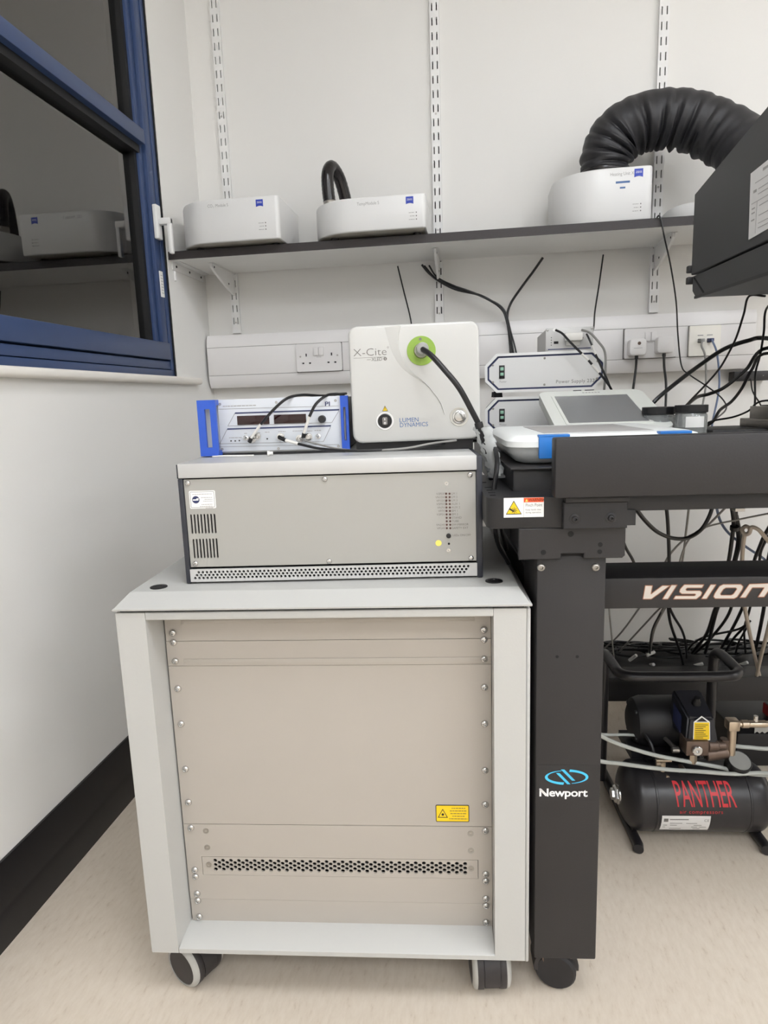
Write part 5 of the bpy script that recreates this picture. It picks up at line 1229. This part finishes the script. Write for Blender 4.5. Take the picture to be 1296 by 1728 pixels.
lc('black cable crossing down from the straight one below the beam', [(1127, 1020, 0.52), (1138, 1042, 0.58), (1150, 1062, 0.64), (1157, 1085, 0.72), (1159, 1110, 0.83)], 0.0030, 'cable_black', U)
lc('short black cable beside the bracket plate', [(1052, 915, 0.22), (1058, 928, 0.24), (1070, 950, 0.27), (1080, 985, 0.3)], 0.0026, 'cable_black', U)
lc('thin grey wire hanging beside the table leg', [(1027, 1015, 0.40), (1029, 1040, 0.46), (1034, 1092, 0.60), (1036, 1110, 0.68)], 0.0018, 'cable_grey', U)
lc('flat grey strap hanging to the cable shelf', [(1122, 1024, 0.55), (1112, 1042, 0.6), (1102, 1066, 0.68), (1096, 1100, 0.8)], 0.0040, 'cable_grey', U)
lc('thin black wire behind the flat grey strap', [(1119, 1028, 0.56), (1104, 1054, 0.62), (1098, 1075, 0.7), (1097, 1104, 0.8)], 0.0018, 'cable_black', U)
lc('tan hose falling to the low beam', [(1252, 1000, 0.42), (1258, 1032, 0.48), (1265, 1068, 0.56), (1274, 1108, 0.66), (1283, 1146, 0.72)], 0.0042, 'cable_tan', None, 'hose')
lc('tan hose crossing the other one at the low beam', [(1302, 1035, 0.5), (1294, 1070, 0.56), (1283, 1112, 0.65), (1276, 1147, 0.72)], 0.0042, 'cable_tan', None, 'hose')
# coils lying on the cable shelf
cl = ['black cable coil lying on the cable shelf behind the table leg', 'black cable coil on the shelf with a white connector beside it', 'loose black coil overlapping the others in the middle of the cable shelf', 'small tight black coil in the middle of the cable shelf', 'black cable coil at the right part of the cable shelf', 'flat black coil under the crossing tan hoses']
for k, (x, y, r, lz) in enumerate(((0.93, 0.87, 0.055, 0), (1.02, 0.88, 0.07, 1), (1.10, 0.87, 0.075, 2), (1.15, 0.89, 0.05, 0), (1.24, 0.87, 0.07, 1), (1.33, 0.88, 0.065, 0))):
    pts = []
    for i in range(26):
        a = i * 0.72 + k; rr = r * (0.82 + 0.18 * math.sin(i * 1.3 + k)); pts.append(L.world(x + rr * math.cos(a) * 1.15, y + rr * 0.62 * math.sin(a), 0.2345 + 0.002 * lz + 0.012 * (0.5 + 0.5 * math.sin(i * 0.9 + k)) + 0.0009 * i))
    cable('coiled_cable', pts, 0.0032, 'cable_black', cl[k], 'cable', 'coils on the cable shelf', 6, 6)
for k, (px, py, ln) in enumerate(((1068, 1110, 0.03), (1098, 1103, 0.026), (1100, 1122, 0.022), (1178, 1122, 0.026), (1255, 1120, 0.024), (1250, 1140, 0.02))):
    c = lp(px, py, 0.80); d = Vector((random.uniform(-1, 1), 0.3, random.uniform(-0.5, 0.2))).normalized() * ln
    single('cable_connector', cyl(B(), c - d * 0.5, c + d * 0.5, 0.0045, 10, bev=0.001), 'cable_white', ['white connector among the coils beside the table leg', 'white connector lying on top of the coils', 'white connector between two black coils', 'white connector in front of the middle coil', 'white connector near the tan hoses', 'white connector lowest by the tan hoses'][k], 'connector', 'connectors on the cable shelf')

# ================================================================== COMPRESSOR
CF = L.sub(1.0, 0.47, 0.0)
def cq(px, py, d): v = CF.front(px, py, d); return v
t = thing('air_compressor', 'small black air compressor with a horizontal tank and carry handle on the floor', 'compressor', CF)
TR, TZ, TY = 0.073, 0.088, -0.025
tx0, tx1 = -0.142, 0.172
prof = []
for k in range(8): a = math.radians(90 * k / 7); prof.append((TR * math.sin(a), 0.036 * (1 - math.cos(a))))
ln = tx1 - tx0
prof += [(TR, ln - 0.036)] if False else []
full = prof + [(TR, 0.06), (TR * 1.012, 0.061), (TR * 1.012, 0.064), (TR, 0.065), (TR, ln - 0.065), (TR * 1.012, ln - 0.064), (TR * 1.012, ln - 0.061), (TR, ln - 0.06)] + [(r, ln - q) for r, q in prof[::-1]]
bm = lathe(B(), full, (tx0, TY, TZ), (1, 0, 0), 40, False); tank = obj('tank', bm, 'tank_black', t, recalc=True)
bm = lathe(B(), [(0.019, 0.004), (0.019, -0.004), (0.0175, -0.008), (0.0125, -0.0085), (0.0125, -0.014), (0, -0.014)], (tx0, TY, TZ), (1, 0, 0), 6, False); obj('drain_plug', bm, 'steel', t, False, True)
bm = lathe(B(), [(0.022, 0.004), (0.022, -0.001), (0.018, -0.003), (0.012, -0.003)], (tx0, TY, TZ), (1, 0, 0), 24, False); obj('plug_flange', bm, 'steel', t, recalc=True)
for x in (-0.115, 0.145):
    bm = B(); tube(bm, [(x - 0.004, -0.102, 0.011), (x, -0.09, 0.011), (x, 0.24, 0.011), (x, 0.25, 0.011)], 0.0108, seg=14, smooth=False); obj('foot_tube', bm, 'tank_black', t)
    bm = prism(B(), [(-0.055, 0.018), (0.005, 0.018), (0.023, 0.042), (-0.073, 0.042)], x - 0.004, x + 0.004, 'x'); obj('tank_saddle', bm, 'tank_black', t)
# carry handle
hz = 0.352
hp = [(-0.132, 0.14, 0.02), (-0.132, 0.14, 0.18), (-0.132, 0.14, hz - 0.035), (-0.134, 0.135, hz - 0.008), (-0.135, 0.11, hz), (-0.133, 0.05, hz - 0.004), (-0.130, 0.028, hz - 0.006), (-0.110, 0.012, hz - 0.007), (-0.05, 0.010, hz - 0.008), (0.06, 0.010, hz - 0.008), (0.105, 0.012, hz - 0.007), (0.124, 0.028, hz - 0.006), (0.126, 0.05, hz - 0.004), (0.124, 0.11, hz), (0.122, 0.135, hz - 0.008), (0.120, 0.14, hz - 0.035), (0.120, 0.14, 0.18), (0.120, 0.14, 0.02)]
obj('carry_handle', tube(B(), hp, 0.0115, seg=14, n=6), 'tank_black', t)
# motor
bm = lathe(B(), [(0.0, 0.0), (0.03, 0.002), (0.05, 0.012), (0.056, 0.03), (0.056, 0.115), (0.05, 0.12)], (-0.095, 0.07, 0.212), (1, 0, 0), 30); mo = obj('motor', bm, 'table_dark', t)
for k in range(4):
    a = 0.7 + k * 1.57; bm = lathe(B(), [(0.005, 0), (0.005, 0.006), (0, 0.007)], (-0.082, 0.07 + 0.043 * math.cos(a), 0.212 + 0.043 * math.sin(a)), (-1, 0, 0), 8); obj('motor_bolt', bm, 'black', mo)
bm = B(); box(bm, -0.10, 0.04, 0.02, 0.12, 0.142, 0.16); obj('motor_mount', bm, 'tank_black', t)
bm = tube(B(), [(-0.08, 0.03, 0.215), (-0.065, 0.002, 0.19), (-0.06, -0.01, 0.155), (-0.06, 0.0, 0.13)], 0.004); obj('motor_lead', bm, 'cable_black', t)
# pressure switch cover with labels
bm = B()
f0 = [(-0.027, -0.045, 0.205), (0.040, -0.045, 0.205), (0.043, 0.045, 0.205), (-0.030, 0.045, 0.205)]
f1 = [(-0.022, -0.040, 0.262), (0.030, -0.040, 0.262), (0.030, 0.035, 0.292), (-0.030, 0.035, 0.292)]
A = [bm.verts.new(p) for p in f0]; C = [bm.verts.new(p) for p in f1]
for k in range(4): bm.faces.new((A[k], A[(k + 1) % 4], C[(k + 1) % 4], C[k]))
bm.faces.new(A[::-1]); bm.faces.new(C); bmesh.ops.bevel(bm, geom=bm.edges[:], offset=0.004, segments=2, affect='EDGES'); cov = obj('switch_cover', bm, 'pump_blue', t); cov.location = (0.014, -0.008, 0.016)
bm = lathe(B(), [(0.009, 0), (0.009, 0.006), (0.006, 0.012), (0.006, 0.018), (0, 0.019)], (0.006, -0.006, 0.277), (0, -0.3, 1), 14); obj('cover_knob', bm, 'black', cov)
def onface(x, z, off=0.0008): z = z + 0.0075; return (x, -0.0455 + (z - 0.205) * 0.088 - off, z)
bm = B(); vs = [bm.verts.new(onface(x, z)) for x, z in ((-0.013, 0.2075), (0.022, 0.2075), (0.021, 0.247), (0.004, 0.260), (-0.012, 0.247))]; bm.faces.new(vs)
ys = obj('notice_border', bm, 'sticker', cov, False)
bm = B(); vs = [bm.verts.new(onface(x, z, 0.0013)) for x, z in ((-0.0115, 0.2090), (0.0205, 0.2090), (0.0195, 0.246), (-0.0105, 0.246))]; bm.faces.new(vs); o = obj('yellow_notice', bm, 'yellow', ys, False); o['label'] = 'yellow notice with an arrow-shaped top'
bm = B(); vs = [bm.verts.new(onface(x, z, 0.0014)) for x, z in ((-0.007, 0.2478), (0.016, 0.2478), (0.0045, 0.2568))]; bm.faces.new(vs)
for k in range(8):
    z = 0.2125 + k * 0.004; w_ = random.uniform(0.016, 0.026); vs = [bm.verts.new(onface(x, zz, 0.0018)) for x, zz in ((-0.009, z), (-0.009 + w_, z), (-0.009 + w_, z + 0.0012), (-0.009, z + 0.0012))]; bm.faces.new(vs)
obj('notice_print', bm, 'ink_black', ys, False)
bm = B(); vs = [bm.verts.new(p) for p in ((-0.0282, -0.020, 0.215), (-0.0300, 0.022, 0.225), (-0.0308, 0.020, 0.268), (-0.0272, -0.018, 0.255))]; bm.faces.new(vs); obj('side_sticker', bm, 'navy', cov, False)
# fittings
def FT(o): o.location = (0.003, -0.012, 0.028); return o
bm = B(); box(bm, -0.018, 0.028, -0.05, -0.01, 0.172, 0.205, 0.002); FT(obj('valve_block', bm, 'brass_dark', t))
FT(obj('round_fitting', lathe(B(), [(0.0105, 0), (0.0105, 0.008), (0.009, 0.0095), (0.004, 0.0095), (0.0035, 0.005), (0, 0.005)], (0.002, -0.049, 0.187), (0, -1, 0), 24, False), 'steel', t))
bm = B(); cyl(bm, (0.002, -0.035, 0.148), (0.002, -0.035, 0.175), 0.0085, 6); cyl(bm, (0.002, -0.035, 0.166), (0.002, -0.035, 0.176), 0.006, 12); FT(obj('hex_riser', bm, 'brass', t, False))
bm = B(); cyl(bm, (0.03, -0.035, 0.188), (0.052, -0.035, 0.188), 0.012, 14, bev=0.002); cyl(bm, (0.052, -0.035, 0.188), (0.066, -0.035, 0.188), 0.009, 14); FT(obj('pipe_union', bm, 'brass_dark', t))
bm = B(); cyl(bm, (0.03, -0.03, 0.164), (0.075, -0.03, 0.170), 0.0135, 14, bev=0.002); cyl(bm, (0.066, -0.03, 0.168), (0.068, -0.03, 0.20), 0.009, 12); FT(obj('pipe_elbow', bm, 'brass_dark', t))
bm = B(); cyl(bm, (0.082, -0.03, 0.165), (0.082, -0.03, 0.226), 0.0085, 12); FT(obj('riser_pipe', bm, 'brass', t))
bm = B(); box(bm, 0.069, 0.093, -0.043, -0.018, 0.222, 0.245, 0.004); FT(obj('tee_block', bm, 'brass', t))
bm = lathe(B(), [(0.006, 0), (0.006, 0.006), (0.0085, 0.007), (0.0085, 0.02), (0.0065, 0.022), (0.0075, 0.024), (0.0075, 0.055), (0.006, 0.056), (0.006, 0.064), (0.0085, 0.065), (0.0085, 0.10)], (0.093, -0.03, 0.2335), (1, 0, 0), 14); FT(obj('outlet_coupler', bm, 'brass', t))
bm = B(); cyl(bm, (0.128, -0.03, 0.24), (0.128, -0.03, 0.252), 0.0045, 10); FT(obj('relief_pin', bm, 'steel', t))
gd = Vector((0.0, -0.5, 0.87)).normalized(); gc = Vector((0.094, -0.045, 0.158))
bm = lathe(B(), [(0.024, -0.028), (0.024, 0.0), (0.0225, 0.002), (0.021, 0.001)], gc, gd, 28); g_ = FT(obj('gauge_case', bm, 'black', t))
obj('gauge_face', lathe(B(), [(0.0212, 0.0015), (0, 0.0018)], gc, gd, 28, False), 'plug_grey', g_)
bm = B(); cyl(bm, (0.086, -0.02, 0.145), (0.092, -0.03, 0.150), 0.007, 10); FT(obj('gauge_stem', bm, 'brass_dark', t))
bm = B(); cyl(bm, (-0.056, -0.045, 0.150), (-0.056, -0.045, 0.178), 0.0065, 10); box(bm, -0.071, -0.038, -0.05, -0.04, 0.178, 0.183, 0.001); cyl(bm, (-0.05, -0.062, 0.150), (-0.05, -0.05, 0.150), 0.0038, 10); cyl(bm, (-0.07, -0.045, 0.172), (-0.058, -0.045, 0.172), 0.005, 10); obj('tap_valve', bm, 'brass', t)
bm = tube(B(), [(-0.013 + 0.0098 * math.cos(a), -0.052, 0.155 + 0.0098 * math.sin(a)) for a in [k * 2 * math.pi / 14 for k in range(15)]], 0.0013, seg=6); obj('pull_ring', bm, 'steel', t)
bm = lathe(B(), [(0.008, 0), (0.008, 0.02), (0.005, 0.021)], (-0.013, -0.03, 0.155), (0, -1, 0), 12); obj('safety_valve', bm, 'brass_dark', t)
bm = B(); cyl(bm, (-0.03, 0.02, 0.196), (-0.022, -0.03, 0.196), 0.0045, 10); cyl(bm, (-0.032, -0.03, 0.196), (-0.018, -0.03, 0.196), 0.007, 10); obj('inlet_nut', bm, 'steel_dull', t)
for x in (-0.06, 0.05):
    bm = cyl(B(), (x, -0.018, TZ - TR - 0.009), (x, -0.018, TZ - TR + 0.006), 0.005, 8); obj('tank_stud', bm, 'caster_grey', t)
# lettering and plate wrapped on the tank
def wrap(bm, off=0.0006):
    bmesh.ops.triangulate(bm, faces=bm.faces[:])
    for _ in range(3):
        es = [e for e in bm.edges if e.calc_length() > 0.006]
        if not es: break
        bmesh.ops.subdivide_edges(bm, edges=es, cuts=1)
        bmesh.ops.triangulate(bm, faces=bm.faces[:])
    for v in bm.verts:
        a = (v.co.z - TZ) / TR; rr = TR + off - v.co.y
        v.co = Vector((v.co.x, TY - rr * math.cos(a), TZ + rr * math.sin(a)))
    return bm
bm = text_bm('PANTHER', 0.074, -0.0425, TZ + 0.018, 0, sx=0.385, shear=-0.22, offset=0.0003, spacing=0.95); bm2 = wrap(bm); o = obj('tank_lettering', bm2, 'red', tank, False); o['label'] = 'tall red lettering on the tank'
bm = text_bm('air compressors', 0.0115, -0.037, TZ + 0.004, 0, sx=1.0, spacing=1.15); obj('tank_lettering', wrap(bm), 'red', tank, False)
bm = B(); box(bm, -0.062, 0.036, -0.0003, 0, TZ - 0.044, TZ - 0.001); rp = obj('rating_plate', wrap(bm, 0.0006), 'paper', tank, False); rp.location = (-0.010, 0, 0)
bm = B()
box(bm, -0.058, -0.049, -0.0002, 0, TZ - 0.0155, TZ - 0.0075); box(bm, -0.046, -0.008, -0.0002, 0, TZ - 0.0105, TZ - 0.0085)
merge(bm, text_bm('CE', 0.009, 0.023, TZ - 0.0145, -0.0002))
for k, rows in enumerate((((-0.045, -0.02), (-0.012, 0.01)), ((-0.058, -0.05), (-0.044, -0.03), (0.004, 0.02)), ((-0.058, -0.053), (0.0, 0.012), (0.016, 0.03)), ((-0.044, -0.02), (0.004, 0.018)))):
    for a, b in rows: box(bm, a, b, -0.0002, 0, TZ - 0.020 - k * 0.006, TZ - 0.0188 - k * 0.006)
obj('plate_print', wrap(bm, 0.0012), 'ink_grey', rp, False)
# air lines
lc('clear air line slanting from the table leg down across the compressor', [(1004, 1236, 0.36), (1040, 1254, 0.38), (1100, 1273, 0.41), (1160, 1285, 0.42), (1215, 1295, 0.42), (1250, 1304, 0.41), (1310, 1309, 0.40)], 0.0042, 'tube_clear', 'clear air lines at the compressor', 'air_line', pre=[(0.69, 0.55, 0.62), (0.735, 0.52, 0.45), (0.755, 0.43, 0.27)], post=[(1.30, 0.30, 0.22), (1.38, 0.16, 0.36), (1.41, 0.125, 0.5)])
lc('clear air line running level just above the tank', [(1004, 1281, 0.37), (1050, 1289, 0.39), (1120, 1298, 0.405), (1180, 1302, 0.405), (1240, 1306, 0.40), (1310, 1306, 0.39)], 0.0042, 'tube_clear', 'clear air lines at the compressor', 'air_line', pre=[(0.69, 0.58, 0.62), (0.74, 0.55, 0.42), (0.765, 0.43, 0.22)], post=[(1.29, 0.28, 0.21), (1.37, 0.15, 0.33), (1.41, 0.12, 0.44)])
lc('thin clear air line passing behind the pump cover', [(1004, 1236, 0.50), (1060, 1240, 0.51), (1100, 1243, 0.51), (1146, 1246, 0.515)], 0.0032, 'tube_clear', 'clear air lines at the compressor', 'air_line', pre=[(0.69, 0.60, 0.62), (0.74, 0.58, 0.40), (0.775, 0.53, 0.24)])
lc('clear air line leaving to the right behind the gauge', [(1233, 1258, 0.50), (1262, 1261, 0.51), (1310, 1262, 0.52)], 0.0046, 'tube_clear', 'clear air lines at the compressor', 'air_line', post=[(1.30, 0.50, 0.20), (1.40, 0.55, 0.30), (1.43, 0.66, 0.36)])
# clutter on the floor behind
fj = L.sub(1.42, 0.80, 0.0)
t = thing('parts_tray', 'dark tray with a pale toothed strip on the floor behind the compressor', 'tray', fj)
bm = B(); box(bm, -0.19, 0.2, -0.10, 0.1, 0.0, 0.09, 0.004); obj('tray_body', bm, 'black', t)
poly = [(-0.15, 0.125), (0.2, 0.125), (0.2, 0.098)]
for k in range(28): poly += [(0.2 - k * 0.0125, 0.092), (0.2 - (k + 0.5) * 0.0125, 0.097)]
poly += [(-0.15, 0.092)]
bm = prism(B(), poly, -0.1025, -0.1005); obj('toothed_strip', bm, 'caster_grey', t, False)
fj = L.sub(1.37, 0.80, 0.0902)
t = thing('small_carton', 'small red and white carton on the tray behind the compressor', 'box', fj)
bm = B(); box(bm, -0.022, 0.022, -0.015, 0.015, 0.0, 0.028); obj('carton_base', bm, 'red_box', t, False)
bm = B(); box(bm, -0.021, 0.021, -0.014, 0.014, 0.0281, 0.052, 0.002); obj('carton_top', bm, 'sticker', t, False)
single('wooden_strip', tube(B(), [L.world(1.40, 0.77, 0.0955), L.world(1.48, 0.79, 0.0955), L.world(1.56, 0.80, 0.0955)], 0.005, smooth=False), 'wood', 'thin wooden strip lying beside the red and white carton', 'strip')
